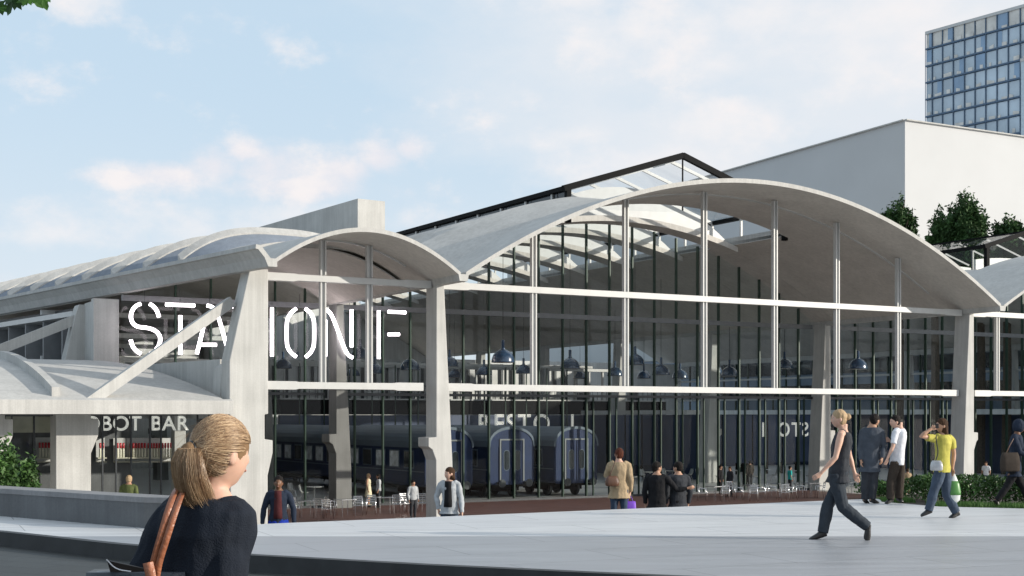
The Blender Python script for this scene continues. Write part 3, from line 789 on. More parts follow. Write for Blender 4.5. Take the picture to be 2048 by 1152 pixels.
# piers
def pier(u0, u1, v0=.9, v1=2.0, con=True):
    mb = MB(); pr = [(u0, GZ), (u1, GZ), (u1, .3), (u1 + (.28 if con else 0), 1.0), (u1 + (.28 if con else 0), 1.60), (u1, 1.60), (u1, 1.77), (u0, 1.77)]
    mb.prism(pr, 'v', v0, v1); wp(mb, 'pier', M['conc'], bevel=.02)
ux = lambda x, v: pf(x, 900, v)[0]
pier(ux(112, .9), ux(182, .9)); pier(ux(-60, .9), ux(10, .9)); pier(ux(349, 4.2), ux(372, 4.2), 4.2, 4.7, False)
# bar glazing frames + glass
for x in (68, 205, 232, 262, 300, 322, 395, 418, 440):
    u = ux(x, 2.6); mb = MB(); mb.box((u - .03, 2.56, GZ), (u + .03, 2.66, 1.76)); wp(mb, 'mullion', M['darkgrey'])
mb = MB(); mb.add([(-34, 2.7, GZ), (-9.4, 2.7, GZ), (-9.4, 2.7, 1.75), (-34, 2.7, 1.75)], [(0, 1, 2, 3)]); wp(mb, 'glass_pane', M['glass'])
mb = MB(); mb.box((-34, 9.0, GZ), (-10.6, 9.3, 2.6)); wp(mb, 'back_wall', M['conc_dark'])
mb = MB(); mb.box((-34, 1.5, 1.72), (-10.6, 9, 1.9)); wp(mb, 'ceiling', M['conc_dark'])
mb = MB(); 
for (xa, xb, ya, yb) in ((12, 22, 833, 865), (26, 66, 833, 865), (70, 106, 833, 865)):
    a_ = pf(xa, ya, 4.0); b_ = pf(xb, yb, 4.0); mb.box((a_[0], 4.0, b_[1]), (b_[0], 4.1, a_[1]))
wp(mb, 'light_panel', M['beige'])
# bar counter
bar = bthing('bar_counter', 'pale bar counter inside the glazed side wing', 'counter', -13.5, 5.6, GZ)
mb = MB(); a_ = pf(325, 950, 5.2)[0]; b_ = pf(372, 950, 5.2)[0]
mb.box((-17.5, 5.2, GZ), (-10.9, 5.8, GZ + 1.05)); mb.build('counter_front', M['conc'], bar, (-13.5, 5.6, GZ))
mb = MB(); mb.box((-17.6, 5.1, GZ + 1.05), (-10.85, 5.95, GZ + 1.12)); mb.build('counter_top', M['darkwood'], bar, (-13.5, 5.6, GZ))
# bottle shelves, each bottle an object
shelf_spots = [(76, 106), (197, 210), (232, 252), (258, 292), (294, 342)]
bot_proto = None; nb = 0
for si, (xa, xb) in enumerate(shelf_spots):
    A = pf(xa, 915, 8.6); B_ = pf(xb, 915, 8.6)
    sh = bthing('bottle_shelf', ['shelf with a packed row of red topped bottles left of the lit pier', 'short narrow bottle shelf just right of the lit pier', 'bottle shelf under the letter B of the bar sign', 'middle bottle shelf of the bar back wall', 'rightmost bottle shelf of the bar beside the slim post'][si], 'shelf', A[0], 8.6, A[1])
    mb = MB(); wd = B_[0] - A[0]; mb.box((-.05, -.12, -.05), (wd + .05, .3, 0)); mb.box((-.05, -.12, -.22), (wd + .05, .3, -.18)); mb.build('board', M['beige'], sh)
    mb = MB(); mb.box((-.05, .27, -.22), (wd + .05, .3, .85)); mb.build('backboard', M['white'], sh)
    u = .02
    while u < wd - .05:
        if bot_proto is None:
            t = bthing('bottle', 'pale bottle with red cap on the bar shelves', 'bottle', A[0] + u + .05, 8.6, A[1], 0, 'bottles on the bar shelves')
            mb = MB(); mb.lathe((0, 0, 0), [(.045, 0), (.05, .02), (.05, .34), (.03, .42)], 8); mb.build('bottle_body', M['bottle_w'], t, smooth=True)
            mb = MB(); mb.lathe((0, 0, 0), [(.032, .40), (.05, .44), (.05, .62), (.03, .64)], 8); mb.build('cap', M['bottle_r'], t, smooth=True); bot_proto = t
        else: copy_thing(bot_proto, BW(A[0] + u + .05, 8.6, A[1]), ANG)
        u += .125; nb += 1

# ================================================================ SIGNS
sign = bthing('neon_sign', 'glowing white neon tube lettering reading STATION F in the glazed corner', 'sign', -4, 9, 5.8)
SV = 10.3
def zp(pts, ox, oy, s_): return [(ox + x / s_, oy + y / s_) for x, y in pts]
A_ = lambda *p: zp(p, 200, 570, 6.4)
B2 = lambda *p: zp(p, 510, 590, 4.8)
LET = {
 'S': [A_((522,240),(465,262),(420,310),(396,370),(396,440),(430,508),(500,540),(600,546),(690,572),(752,622),(777,690),(755,780),(705,840),(640,880)), A_((635,240),(690,275),(730,330),(757,412)), A_((392,700),(412,780),(460,842),(522,880))],
 'T': [A_((840,250),(1212,262)), A_((1028,390),(1028,890))],
 'A': [A_((1370,262),(1430,275),(1482,320),(1520,420),(1600,700),(1652,890)), A_((1240,880),(1300,640),(1352,405)), A_((1290,765),(1490,765))],
 'T2': [[(461, 613), (515, 614)], [(491, 634), (491, 712)]],
 'I': [B2((163,120),(163,590))],
 'O': [B2((395,130),(345,170),(312,225),(304,280),(304,460),(315,510),(350,560),(395,592)), B2((482,130),(535,170),(562,225),(568,280),(568,460),(558,510),(530,560),(486,595))],
 'N': [B2((675,240),(675,590)), B2((680,140),(720,165),(760,245),(860,520),(895,580),(938,602)), B2((928,140),(928,500))],
 'F': [B2((1188,150),(1188,612)), B2((1278,160),(1446,168)), B2((1278,378),(1385,378))]}
def smooth_line(pts, it=2):
    if len(pts) < 3: return pts
    for _ in range(it):
        o = [pts[0]]
        for a, b in zip(pts, pts[1:]):
            o += [(a[0]*.75+b[0]*.25, a[1]*.75+b[1]*.25), (a[0]*.25+b[0]*.75, a[1]*.25+b[1]*.75)]
        pts = o + [pts[-1]]
    return pts
for ch, strokes in LET.items():
    mb = MB()
    for s_ in strokes:
        q = [pf(x, y, SV) for x, y in smooth_line(s_)]
        mb.tube([(u, SV, z) for u, z in q], .085, 10)
    mb.build('letter', M['neon'], sign, (-4, 9, 5.8), True)
# thin hanger rods for the sign
mb = MB()
for x in (290, 361, 420, 545, 600, 640, 700, 765): 
    u, z = pf(x, 612, SV); mb.tube([(u, SV + .06, z), (u, SV + .06, 7.6)], .012, 5)
mb.build('hanger_rod', M['darkgrey'], sign, (-4, 9, 5.8))

def text_parts(root, text, size, m, x0=0, adv=None, mirror=False, depth=.02, outline=True, sp=.10, gap=.62):
    x = 0
    for ch in text:
        if ch == ' ': x += size * gap; continue
        for k, off in enumerate(((0, ) if outline else (0,))):
            cu = bpy.data.curves.new('t', 'FONT'); cu.body = ch; cu.size = size; cu.fill_mode = 'NONE'; cu.bevel_depth = depth; cu.bevel_resolution = 0
            ob = bpy.data.objects.new('t', cu); C.objects.link(ob)
            cu2 = bpy.data.curves.new('t', 'FONT'); cu2.body = ch; cu2.size = size; cu2.fill_mode = 'NONE'; cu2.bevel_depth = depth * .8; cu2.bevel_resolution = 1; cu2.offset = -size * .042
            ob2 = bpy.data.objects.new('t', cu2); C.objects.link(ob2)
            bpy.context.view_layer.update(); dg = bpy.context.evaluated_depsgraph_get()
            mb = MB(); wmax = 0
            for o_ in (ob, ob2):
                me = bpy.data.meshes.new_from_object(o_.evaluated_get(dg))
                vs = [v.co.copy() for v in me.vertices]; wmax = max([wmax] + [v.x for v in vs])
                sgn = -1 if mirror else 1
                mb.add([(sgn * (v.x + x), v.z, v.y) for v in vs], [tuple(p.vertices) for p in me.polygons])
                bpy.data.meshes.remove(me)
            bpy.data.objects.remove(ob); bpy.data.objects.remove(ob2)
            mb.build('letter', m, root)
        x += wmax + size * sp
    return x
M['letter'] = emat('sign_letter_white', '#f4f2ea', .55)
u, z = pf(957, 864, 39.5)
rs = bthing('restaurant_sign', 'white double line lettering reading RESTO 1 above the blue trains', 'sign', u, 39.7, z)
text_parts(rs, 'RESTO 1', 1.95, M['letter'], depth=.02, gap=.74)
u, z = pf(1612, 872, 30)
# reflection of the same sign, modelled as reversed letters on the navy glass screen
rs2 = bthing('sign_reflection', 'reflection of the RESTO 1 lettering, modelled backwards on the navy wall right', 'sign', pf(1654, 872, 30)[0], 29.9, z)
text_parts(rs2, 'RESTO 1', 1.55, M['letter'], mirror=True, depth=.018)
bt = bthing('bar_sign', 'white double line lettering reading ROBOT BAR hanging inside the side wing', 'sign', pf(138, 861, 3.5)[0], 3.5, pf(150, 861, 3.5)[1])
text_parts(bt, 'ROBOT BAR', .815, M['letter'], sp=.03, gap=.42, depth=.012)
# navy screen that carries the modelled sign reflection, right of the nave
scn = bthing('navy_screen', 'tall dark navy screen wall behind the cafe tables in the nave', 'screen', pf(1430, 900, 30)[0], 30.2, GZ)
mb = MB(); a_ = pf(1216, 900, 30.2)[0]; b_ = pf(1650, 900, 30.2)[0]; c_ = pf(1430, 900, 30)[0]
mb.box((a_ - c_, 0, .9), (b_ - c_, .15, 4.6)); mb.build('panel', M['navy'], scn)
for i in range(15):
    mb = MB(); x = a_ - c_ + (b_ - a_) * i / 14; mb.box((x - .04, -.05, 0), (x + .04, .2, 4.62)); mb.build('upright', M['black'], scn)

# ================================================================ TRAINS
def train(u, v, length, label, hgt=3.95, wd=2.85, lvl=0):
    t = bthing('rail_carriage', label, 'train carriage', u, v, GZ)
    h = wd / 2
    body = [(-h, .9), (-h, 2.75), (-h + .02, 2.9), (h - .02, 2.9), (h, 2.75), (h, .9), (h - .15, .75), (-h + .15, .75)]
    mb = MB(); mb.prism(body, 'v', 0, length); mb.build('body', M['trainblue'], t, bevel=.02)
    rf = []; n = 14
    for i in range(n + 1):
        a = PI * i / n; rf.append((-(h + .05) * math.cos(a), 2.84 + (hgt - 2.84) * math.sin(a) ** .8))
    mb = MB(); mb.prism(rf, 'v', .06, length - .06); ro = mb.build('roof', M['trainroof'], t)
    # rolled end arch
    ed = []; 
    mb = MB(); rr = []
    for i in range(n + 1):
        x, z = rf[i]; k = .93; rr.append([(x, -.06, z + .02), (x, .08, z + .02), (x * k, .08, 2.84 + (z - 2.84) * .88), (x * k, -.06, 2.84 + (z - 2.84) * .88)])
    mb.loft(rr); mb.build('roof_end', M['trainroof'], t)
    mb = MB(); mb.prism([(x * .93, 2.84 + (z - 2.84) * .88) for x, z in rf], 'v', -.02, .05); mb.build('end_dome', M['trainblue'], t)
    # end doors: frame, two leaves with oval windows
    mb = MB(); z1 = 3.2
    for (a, b) in (((-.78, .95), (-.70, z1)), ((.70, .95), (.78, z1))): mb.box((a[0], -.07, a[1]), (b[0], -.02, b[1]))
    mb.box((-.78, -.07, z1), (.78, -.02, z1 + .08)); mb.build('door_frame', M['greysteel'], t)
    for s_ in (-1, 1):
        mb = MB(); x0, x1 = (.03, .66) if s_ > 0 else (-.66, -.03)
        mb.box((x0, -.05, .95), (x1, -.015, z1 - .04)); d = mb.build('door', M['trainblue'], t)
        for rad, m_, dy in ((1.0, 'trainroof', -.06), (.84, 'darkwin', -.066)):
            mb = MB(); cx_ = (x0 + x1) / 2; pr = []
            for j in range(20):
                a = 2 * PI * j / 20; sy = .38 if math.sin(a) > 0 else -.38
                pr.append((cx_ + .19 * rad * math.cos(a), 2.1 + sy + .19 * rad * math.sin(a) + (.02 if False else 0)))
            mb.prism(pr, 'v', dy, dy + .012); mb.build('oval_window' if m_ == 'darkwin' else 'window_rim', M[m_], d)
    # buffers, bogies, skirt
    for s_ in (-1, 1):
        mb = MB(); mb.tube([(s_ * .85, 0, .85), (s_ * .85, -.45, .85)], .09, 10); mb.tube([(s_ * .85, -.45, .85), (s_ * .85, -.5, .85)], .22, 14); mb.build('buffer', M['darkgrey'], t)
    for vv in (2.6, length - 2.6):
        mb = MB(); mb.box((-1.15, vv - 1.4, .35), (1.15, vv + 1.4, .72)); bg_ = mb.build('bogie', M['black'], t)
        for dv_ in (-1, 1):
            for s_ in (-1, 1):
                mb = MB(); mb.tube([(s_ * .85, vv + dv_, .46), (s_ * 1.0, vv + dv_, .46)], .45, 20); mb.build('wheel', M['darkgrey'], bg_)
    mb = MB(); mb.box((-h + .1, .1, .62), (h - .1, length - .1, .78)); mb.build('underframe', M['black'], t)
    # side windows
    vv = 1.3; k = 0
    while vv < length - 1.6:
        for s_ in (-1, 1):
            mb = MB(); mb.box((s_ * (h + .015) - .02, vv, 1.72), (s_ * (h + .015) + .02, vv + 1.25, 2.70)); wf = mb.build('window', M['trainroof'], t)
            mb = MB(); mb.box((s_ * (h + .03) - .02, vv + .07, 1.79), (s_ * (h + .03) + .02, vv + 1.18, 2.63)); mb.build('pane', M['trainwin'] if (k * 7) % 3 else M['darkwin'], wf)
        vv += 1.85; k += 1
    mb = MB()
    for z in (1.55, 2.84): mb.box((-h - .02, .1, z), (-h + .01, length, z + .05)); mb.box((h - .01, .1, z), (h + .02, length, z + .05))
    mb.build('waist_rail', M['trainroof'], t)
    return t
train(15.3, 12.9, 20, 'blue railway carriage with grey arched roof, rightmost of the three')
train(11.4, 13.4, 20, 'blue railway carriage with grey arched roof, between the other two')
train(7.1, 12.6, 27, 'long blue railway carriage with a row of white windows, leftmost of the three')
# dark red deck strip by the trains is the terrace floor

# ================================================================ PENDANT LAMPS
pend = [(566,737,30),(596,728,22),(720,717,34),(750,747,30),(820,740,34),(706,752,24),(899,733,30),(909,755,24),(968,750,27),(1006,725,40),(1047,747,27),(1140,738,34),(1160,757,23),(1230,752,27),(1270,730,33),(1288,757,24),(1322,750,31),(1360,757,27),(1428,747,28),(1459,752,29),(1569,737,30),(1716,738,32)]
dist = ['at the far left behind the neon sign', 'small one behind the letter O', 'upper one behind the letter N', 'right of the second steel post of the left bay', 'just left of the centre column', 'half hidden lower one behind the letter N',
 'against the right edge of the centre column', 'small low one beside the centre column', 'small one in the second pane right of the centre column', 'biggest one, hanging highest right of the centre column', 'just left of the first nave post',
 'large one midway between first and second nave posts', 'small low one below and right of a larger lamp', 'just left of the second nave post', 'high one just right of the second nave post', 'small low one, white inside, right of the second nave post', 'middle one between second and third nave posts', 'low one just left of the third nave post',
 'first one right of the third nave post', 'second one right of the third nave post', 'right of the fourth nave post', 'alone near the right column']
proto = None
for i, (x, y, wpx) in enumerate(pend):
    Y = F * 1.12 / wpx / 1.16; p = WX(x, y, Y); lab = 'dark blue dome pendant lamp, ' + dist[i]
    if proto is None:
        t = thing('pendant_lamp', lab, 'pendant lamp', p, 0, 'pendant lamps in the hall')
        mb = MB(); pr = [(.56, 0), (.56, .05), (.54, .20), (.47, .38), (.34, .52), (.20, .60), (.12, .64)]
        inner = [(.10, .60), (.18, .56), (.32, .48), (.45, .35), (.52, .19), (.54, .05), (.545, 0)]
        mb.lathe((0, 0, 0), pr, 24); mb.build('lamp_shade', M['lampblue'], t, smooth=True)
        mb = MB(); mb.lathe((0, 0, .58), [(.11, 0), (.11, .10), (.085, .12), (.085, .48), (.06, .52)], 14); mb.build('lamp_neck', M['lampblue'], t, smooth=True)
        mb = MB(); mb.tube([(0, 0, 1.1), (0, 0, 6.0)], .012, 5); mb.build('cord', M['black'], t)
        mb = MB(); mb.lathe((0, 0, -.012), [(.50, 0), (.50, .01)], 20); mb.build('diffuser', M['white'], t)
        proto = t
    else: copy_thing(proto, p, 0, lab)

# ================================================================ FURNITURE
def metal_chair(label, group):
    t = thing('cafe_chair', label, 'chair', (0, 0, 0), 0, group)
    for s_ in (-1, 1):
        mb = MB(); mb.tube([(s_*.22, -.22, 0), (s_*.21, -.20, .44), (s_*.21, -.18, .66), (s_*.22, .16, .68)], .016, 6); mb.build('leg', M['chrome'], t, smooth=True)
        mb = MB(); mb.tube([(s_*.22, .26, 0), (s_*.20, .20, .44), (s_*.19, .27, .86)], .016, 6); mb.build('leg', M['chrome'], t, smooth=True)
    mb = MB(); mb.box((-.21, -.21, .43), (.21, .20, .455)); mb.build('seat', M['chrome'], t, bevel=.008)
    mb = MB()
    for z in (.56, .66, .76, .84): mb.box((-.195, .21 + (z-.44)*.13, z), (.195, .23 + (z-.44)*.13, z + .05))
    mb.build('backrest', M['chrome'], t, bevel=.005)
    return t
def metal_table(label, group):
    t = thing('cafe_table', label, 'table', (0, 0, 0), 0, group)
    mb = MB(); mb.box((-.4, -.4, .72), (.4, .4, .75)); mb.build('tabletop', M['chrome'], t, bevel=.008)
    for a in (-1, 1):
        for b in (-1, 1):
            mb = MB(); mb.tube([(a*.34, b*.34, 0), (a*.34, b*.34, .72)], .018, 6); mb.build('leg', M['chrome'], t)
    return t
cp = metal_chair('', 'metal chairs on the brick terrace'); tp = metal_table('', 'metal tables on the brick terrace')
def gpt(px, py):                       # point of the lower ground seen at a pixel
    Y = (EYE - GZ - .006) * F / (py - YH); return Vector(((px - CX) * Y / F, Y, GZ + .008))
tabs = [(612, 1034, 'leftmost of the terrace tables'), (690, 1031, 'in front of the left inner column foot'), (770, 1026, 'in the left bay beside the inner column'), (826, 1022, 'just left of the centre column'),
        (1430, 1000, 'right of the men in black suits'), (1498, 997, 'in the middle of the right group'), (1560, 994, 'below the person in teal'), (1622, 992, 'by the right inner column'), (1770, 986, 'behind the two talking men'), (1700, 989, 'behind the walking woman')]
chs = [(587, 1036, .5), (640, 1036, 2.8), (663, 1032, 1.6), (716, 1030, 3.4), (742, 1029, .2), (797, 1027, 2.9), (812, 1025, .6), (845, 1024, 3.3), (655, 1038, 3.0),
       (1405, 1002, 1.5), (1450, 1003, 3.2), (1462, 995, .3), (1478, 1000, 1.7), (1522, 1000, -1.4), (1508, 1003, 3.0), (1545, 998, 1.3), (1582, 999, -1.2), (1568, 1001, 3.3), (1604, 996, 1.6), (1640, 996, -1.5), (1750, 990, 1.5), (1790, 991, -1.5)]
pos_words = ['at the far left by the person in blue', 'facing the leftmost table', 'left of the inner column foot, side on', 'right of the inner column foot', 'between the inner column and the couple', 'below the couple inside the glass', 'beneath the man in a white shirt', 'touching the centre column edge', 'nearest one in the left bay',
 'leftmost one right of the suited men', 'seen from behind right of the suited men', 'behind the leftmost right table', 'facing right towards the middle table', 'facing left from the middle table', 'seen from behind at the middle table', 'facing right towards the table below the teal figure', 'facing left below the teal figure', 'nearest one below the teal figure', 'just left of the right inner column', 'just right of the right inner column', 'left of the talking men', 'right of the talking men']
for i, (x, y, lab) in enumerate(tabs):
    l_ = 'small square metal table on the brick terrace, ' + lab
    if i == 0: tp.location = gpt(x, y); tp.rotation_euler = (0, 0, ANG); tp['label'] = l_
    else: copy_thing(tp, gpt(x, y), ANG + random.uniform(-.2, .2), l_)
for i, (x, y, r_) in enumerate(chs):
    l_ = 'shiny metal cafe chair on the terrace, ' + pos_words[i]
    if i == 0: cp.location = gpt(x, y); cp.rotation_euler = (0, 0, r_); cp['label'] = l_
    else: copy_thing(cp, gpt(x, y), r_ + random.uniform(-.2, .2), l_)
# white moulded chairs and pedestal tables inside
def shell_chair():
    t = thing('shell_chair', '', 'chair', (0, 0, 0), 0, 'white shell chairs inside the hall')
    mb = MB(); rr = []
    for (y, z, w_) in ((-.22, .45, .19), (-.05, .43, .22), (.12, .45, .22), (.20, .55, .21), (.24, .70, .19), (.27, .86, .13)):
        rr.append([(-w_, y, z + .05), (0, y + .02, z), (w_, y, z + .05), (0, y + .05, z - .02)])
    mb.loft(rr); mb.build('seat', M['white'], t, smooth=True)
    for a in (-1, 1):
        for b in (-1, 1):
            mb = MB(); mb.tube([(a*.1, b*.08, .43), (a*.22, b*.2, 0)], .014, 5); mb.build('leg', M['chrome'], t)
    return t
def white_table():
    t = thing('round_table', '', 'table', (0, 0, 0), 0, 'white pedestal tables inside the hall')
    mb = MB(); mb.lathe((0, 0, .72), [(.48, 0), (.5, .015), (.5, .03)], 20); mb.build('tabletop', M['white'], t)
    mb = MB(); mb.lathe((0, 0, 0), [(.28, 0), (.27, .02), (.05, .06), (.04, .6), (.08, .72)], 12); mb.build('pedestal', M['white'], t, smooth=True)
    return t
sp = shell_chair(); wt = white_table()
wts = [(629, 1001, 'in the left bay between the two columns'), (1300, 966, 'inside the nave behind the suited men'), (1345, 963, 'inside the nave above the second suited man'), (1415, 961, 'inside the nave right of the third post'), (1475, 962, 'inside the nave left of the dark figures'), (1530, 960, 'inside the nave right of the dark figures'), (1600, 963, 'inside the nave left of the right inner column')]
wcs = [(608, 1003, 1.4), (663, 1003, -1.4), (585, 998, .7), (1268, 968, 1.5), (1285, 964, .2), (1322, 968, -1.4), (1330, 962, .4), (1362, 966, 1.3), (1378, 963, -1.0), (1400, 964, 1.5), (1437, 966, -1.3), (1452, 968, 1.4), (1495, 965, -1.2), (1512, 967, 1.4), (1548, 963, -1.4), (1585, 966, 1.5), (1617, 965, -1.5)]
wcw = ['left of the round table in the left bay', 'right of the round table in the left bay', 'far left behind the person in blue', 'just right of the tan coat', 'second one right of the tan coat', 'between the two suited heads', 'behind the left suited head', 'just right of the right suited head', 'left foot of the tall inner column', 'right of the tall inner column', 'left of the pair of dark figures', 'between the dark figure pair and the middle tables', 'near the standing pair in the middle', 'right of the standing pair', 'below the reflected sign', 'under the figure in teal', 'at the right inner column']
for i, (x, y, lab) in enumerate(wts):
    l_ = 'white round pedestal table ' + lab
    if i == 0: wt.location = gpt(x, y); wt['label'] = l_
    else: copy_thing(wt, gpt(x, y), 0, l_)
for i, (x, y, r_) in enumerate(wcs):
    l_ = 'white moulded chair inside the hall, ' + wcw[i]
    if i == 0: sp.location = gpt(x, y); sp.rotation_euler = (0, 0, r_); sp['label'] = l_
    else: copy_thing(sp, gpt(x, y), r_, l_)

# ================================================================ BACKGROUND BUILDINGS
wb = thing('white_building', 'large plain white windowless block behind the vault', 'building', (WX(1810, 241, 130).x, 130, GZ))
c0 = WX(1810, 241, 130); dl = Vector((-(CX + 257), F)).normalized(); dr = Vector((5958 - CX, F)).normalized()
P4 = [Vector((0, 0)), dr * 70, dr * 70 + dl * 90, dl * 90]; hh = c0.z - GZ
mb = MB(); mb.add([(p.x, p.y, 0) for p in P4] + [(p.x, p.y, hh) for p in P4], [(0, 3, 2, 1), (4, 5, 6, 7), (0, 1, 5, 4), (1, 2, 6, 5), (2, 3, 7, 6), (3, 0, 4, 7)])
mb.build('wall', M['whitewall'], wb)
mb = MB()
for a, b in ((0, 1), (3, 0)):
    mb.bar((P4[a].x, P4[a].y, hh + .06), (P4[b].x, P4[b].y, hh + .06), .5, .12)
mb.build('parapet', M['conc'], wb)
# glass tower
tl = Vector((-(CX + 880), F)).normalized(); Yt = 236
A = WX(1853, 67, Yt); n_c = 10; 
# distance along -tl so that x=2042
def on_line(px):
    r = (px - CX) / F; s_ = (A.x - r * A.y) / (r * (-tl.y) - (-tl.x)); return s_
len_ = on_line(2150); cellpx = [1853, 1866, 1886.5, 1908, 1930.5, 1951.5, 1973, 1995.5, 2018, 2042, 2066, 2090, 2114, 2138]
tw = thing('glass_tower', 'blue glass office tower with a gridded facade at the top right', 'tower', (A.x, A.y, GZ))
dz = lambda py: (YH - py) * Yt / F + EYE - GZ
back = Vector((-tl.y, tl.x)) * -22
if back.x < 0: back = -back
back = Vector((tl.y * 1.0, -tl.x)) * 22      # away from the seen face
topz = dz(67)
mb = MB(); e = -tl * len_; q = [Vector((0, 0)), e, e + Vector((-tl.y, tl.x)) * -25, Vector((-tl.y, tl.x)) * -25]
mb.add([(p.x, p.y, 0) for p in q] + [(p.x, p.y, topz) for p in q], [(0, 3, 2, 1), (4, 5, 6, 7), (0, 1, 5, 4), (1, 2, 6, 5), (2, 3, 7, 6), (3, 0, 4, 7)])
M['towerbody'] = mat('tower_body', (.22, .32, .44), .35, .1, .1, .3)
M['towerblind'] = mat('tower_blind', (.44, .52, .59), .25, 0, .3, .12, coat=.5)
M['towerblue'] = mat('tower_glass_blue', (.22, .33, .47), .15, 0, .25, .15, coat=.8)
M['towertop'] = mat('tower_top_room', (.62, .60, .56), .4, 0, .2, .6, coat=.3)
M['towerline'] = mat('tower_mullion', (.08, .13, .20), .4, .2)
mb.build('tower_core', M['towerbody'], tw)
rows = [67, 99.5, 133.5, 166.5, 200, 234.5, 268, 302]
ss = [0] + [on_line(p) for p in cellpx[1:]]
nrm = Vector((tl.y, -tl.x)); 
if nrm.dot(Vector((A.x, A.y))) > 0: nrm = -nrm
for i in range(len(ss) - 1):
    for j in range(len(rows) - 1):
        a = -tl * (ss[i] + .12) + nrm * .15; b = -tl * (ss[i+1] - .12) + nrm * .15
        z1 = dz(rows[j]) - .25; z0 = dz(rows[j+1]) + .12
        m_ = M['towertop'] if j == 0 else M['towerblind']
        fr = MB(); fr.add([(a.x, a.y, z0), (b.x, b.y, z0), (b.x, b.y, z1), (a.x, a.y, z1)], [(0, 1, 2, 3)])
        wo = fr.build('window', m_, tw)
        if (i * 5 + j * 3) % 7 in (0, 3) and 0 <= j < 4:
            f0, f1 = random.choice([(0, .45), (.5, 1), (.55, 1), (0, 1)])
            a2 = a.lerp(b, f0) + nrm * .05; b2 = a.lerp(b, f1) + nrm * .05
            fr = MB(); fr.add([(a2.x, a2.y, z0), (b2.x, b2.y, z0), (b2.x, b2.y, z1), (a2.x, a2.y, z1)], [(0, 1, 2, 3)]); fr.build('clear_pane', M['towerblue'], wo)
        fr = MB(); f0 = random.uniform(0, .5)
        a2 = a.lerp(b, f0) + nrm * .09; b2 = a.lerp(b, random.uniform(f0 + .2, 1)) + nrm * .09
        fr.add([(a2.x, a2.y, z0), (b2.x, b2.y, z0), (b2.x, b2.y, z0 + random.uniform(.4, .8)), (a2.x, a2.y, z0 + random.uniform(.4, .8))], [(0, 1, 2, 3)]); fr.build('sill_clutter', M['towertop'], wo)
for i, s_ in enumerate(ss):
    p = -tl * s_ + nrm * .3; mb = MB(); mb.bar((p.x, p.y, 0), (p.x, p.y, topz), .07, .2); mb.build('mullion', M['towerline'], tw)
for j, r_ in enumerate(rows):
    a = nrm * .25; b = -tl * len_ + nrm * .25; mb = MB(); mb.bar((a.x, a.y, dz(r_)), (b.x, b.y, dz(r_)), .3, .26 if j else .5); mb.build('floor_band', M['towerline'] if j else M['white'], tw)
# pale block edge far right in front of the tower
pb = WX(2042, 123, 190)
t = thing('pale_tower', 'pale blue building edge cut by the right frame before the glass tower', 'building', (pb.x, 190, GZ))
t.rotation_euler = (0, 0, -R(21.5)); lo_e = WX(2042, 287, 190).z - GZ
mb = MB(); hb = pb.z - GZ; mb.box((0, 0, lo_e), (22, 20, hb)); mb.box((6, 6, 0), (21.5, 19.5, lo_e)); mb.build('wall', mat('pale_blue_cladding', (.45, .55, .62), .5), t)
mb = MB(); mb.box((-.1, -.1, hb), (22.1, 20.1, hb + .4)); mb.build('parapet', M['white'], t)
# long low blue-grey block beyond the right flank
lb = bthing('office_block', 'long low blue-grey office block seen through the glass of the right nave', 'building', 65.5, -10, GZ, 0)
mb = MB(); mb.box((0, 0, 0), (5.5, 130, 10.8)); mb.build('wall', mat('office_cladding', (.16, .20, .26), .6, 0, .1, .2), lb)
for z_ in (3.4, 6.2, 8.6):
    mb = MB(); mb.box((-.08, 1, z_), (-.02, 129, z_ + 1.3)); mb.build('window_band', M['darkwin'], lb)
mb = MB(); mb.box((-.15, -.1, 10.8), (5.6, 130.1, 11.0)); mb.build('parapet', M['conc'], lb)

# ================================================================ VEGETATION
def leaf_cloud(mb, c, rx, ry, rz, n, size, seed, droop=0, hollow=.35):
    rnd = random.Random(seed); c = Vector(c)
    clumps = []
    for i in range(max(8, n // 60)):
        while True:
            d = Vector((rnd.uniform(-1, 1), rnd.uniform(-1, 1), rnd.uniform(-1, 1)))
            if hollow < d.length < 1: break
        clumps.append((d, rnd.uniform(.12, .30)))
    for i in range(n):
        d, rad = rnd.choice(clumps)
        q = d + Vector((rnd.gauss(0, rad * .6), rnd.gauss(0, rad * .6), rnd.gauss(0, rad * .6)))
        p = c + Vector((q.x * rx, q.y * ry, q.z * rz))
        s = size * rnd.uniform(.6, 1.3)
        a = Vector((rnd.gauss(0, 1), rnd.gauss(0, 1), rnd.gauss(0, 1) - droop)).normalized()
        b = a.cross(Vector((rnd.gauss(0, 1), rnd.gauss(0, 1), rnd.gauss(0, 1)))).normalized()
        w_ = .42
        mb.add([p, p + a * s * .5 + b * s * w_ * .5, p + a * s, p + a * s * .5 - b * s * w_ * .5], [(0, 1, 2, 3)])
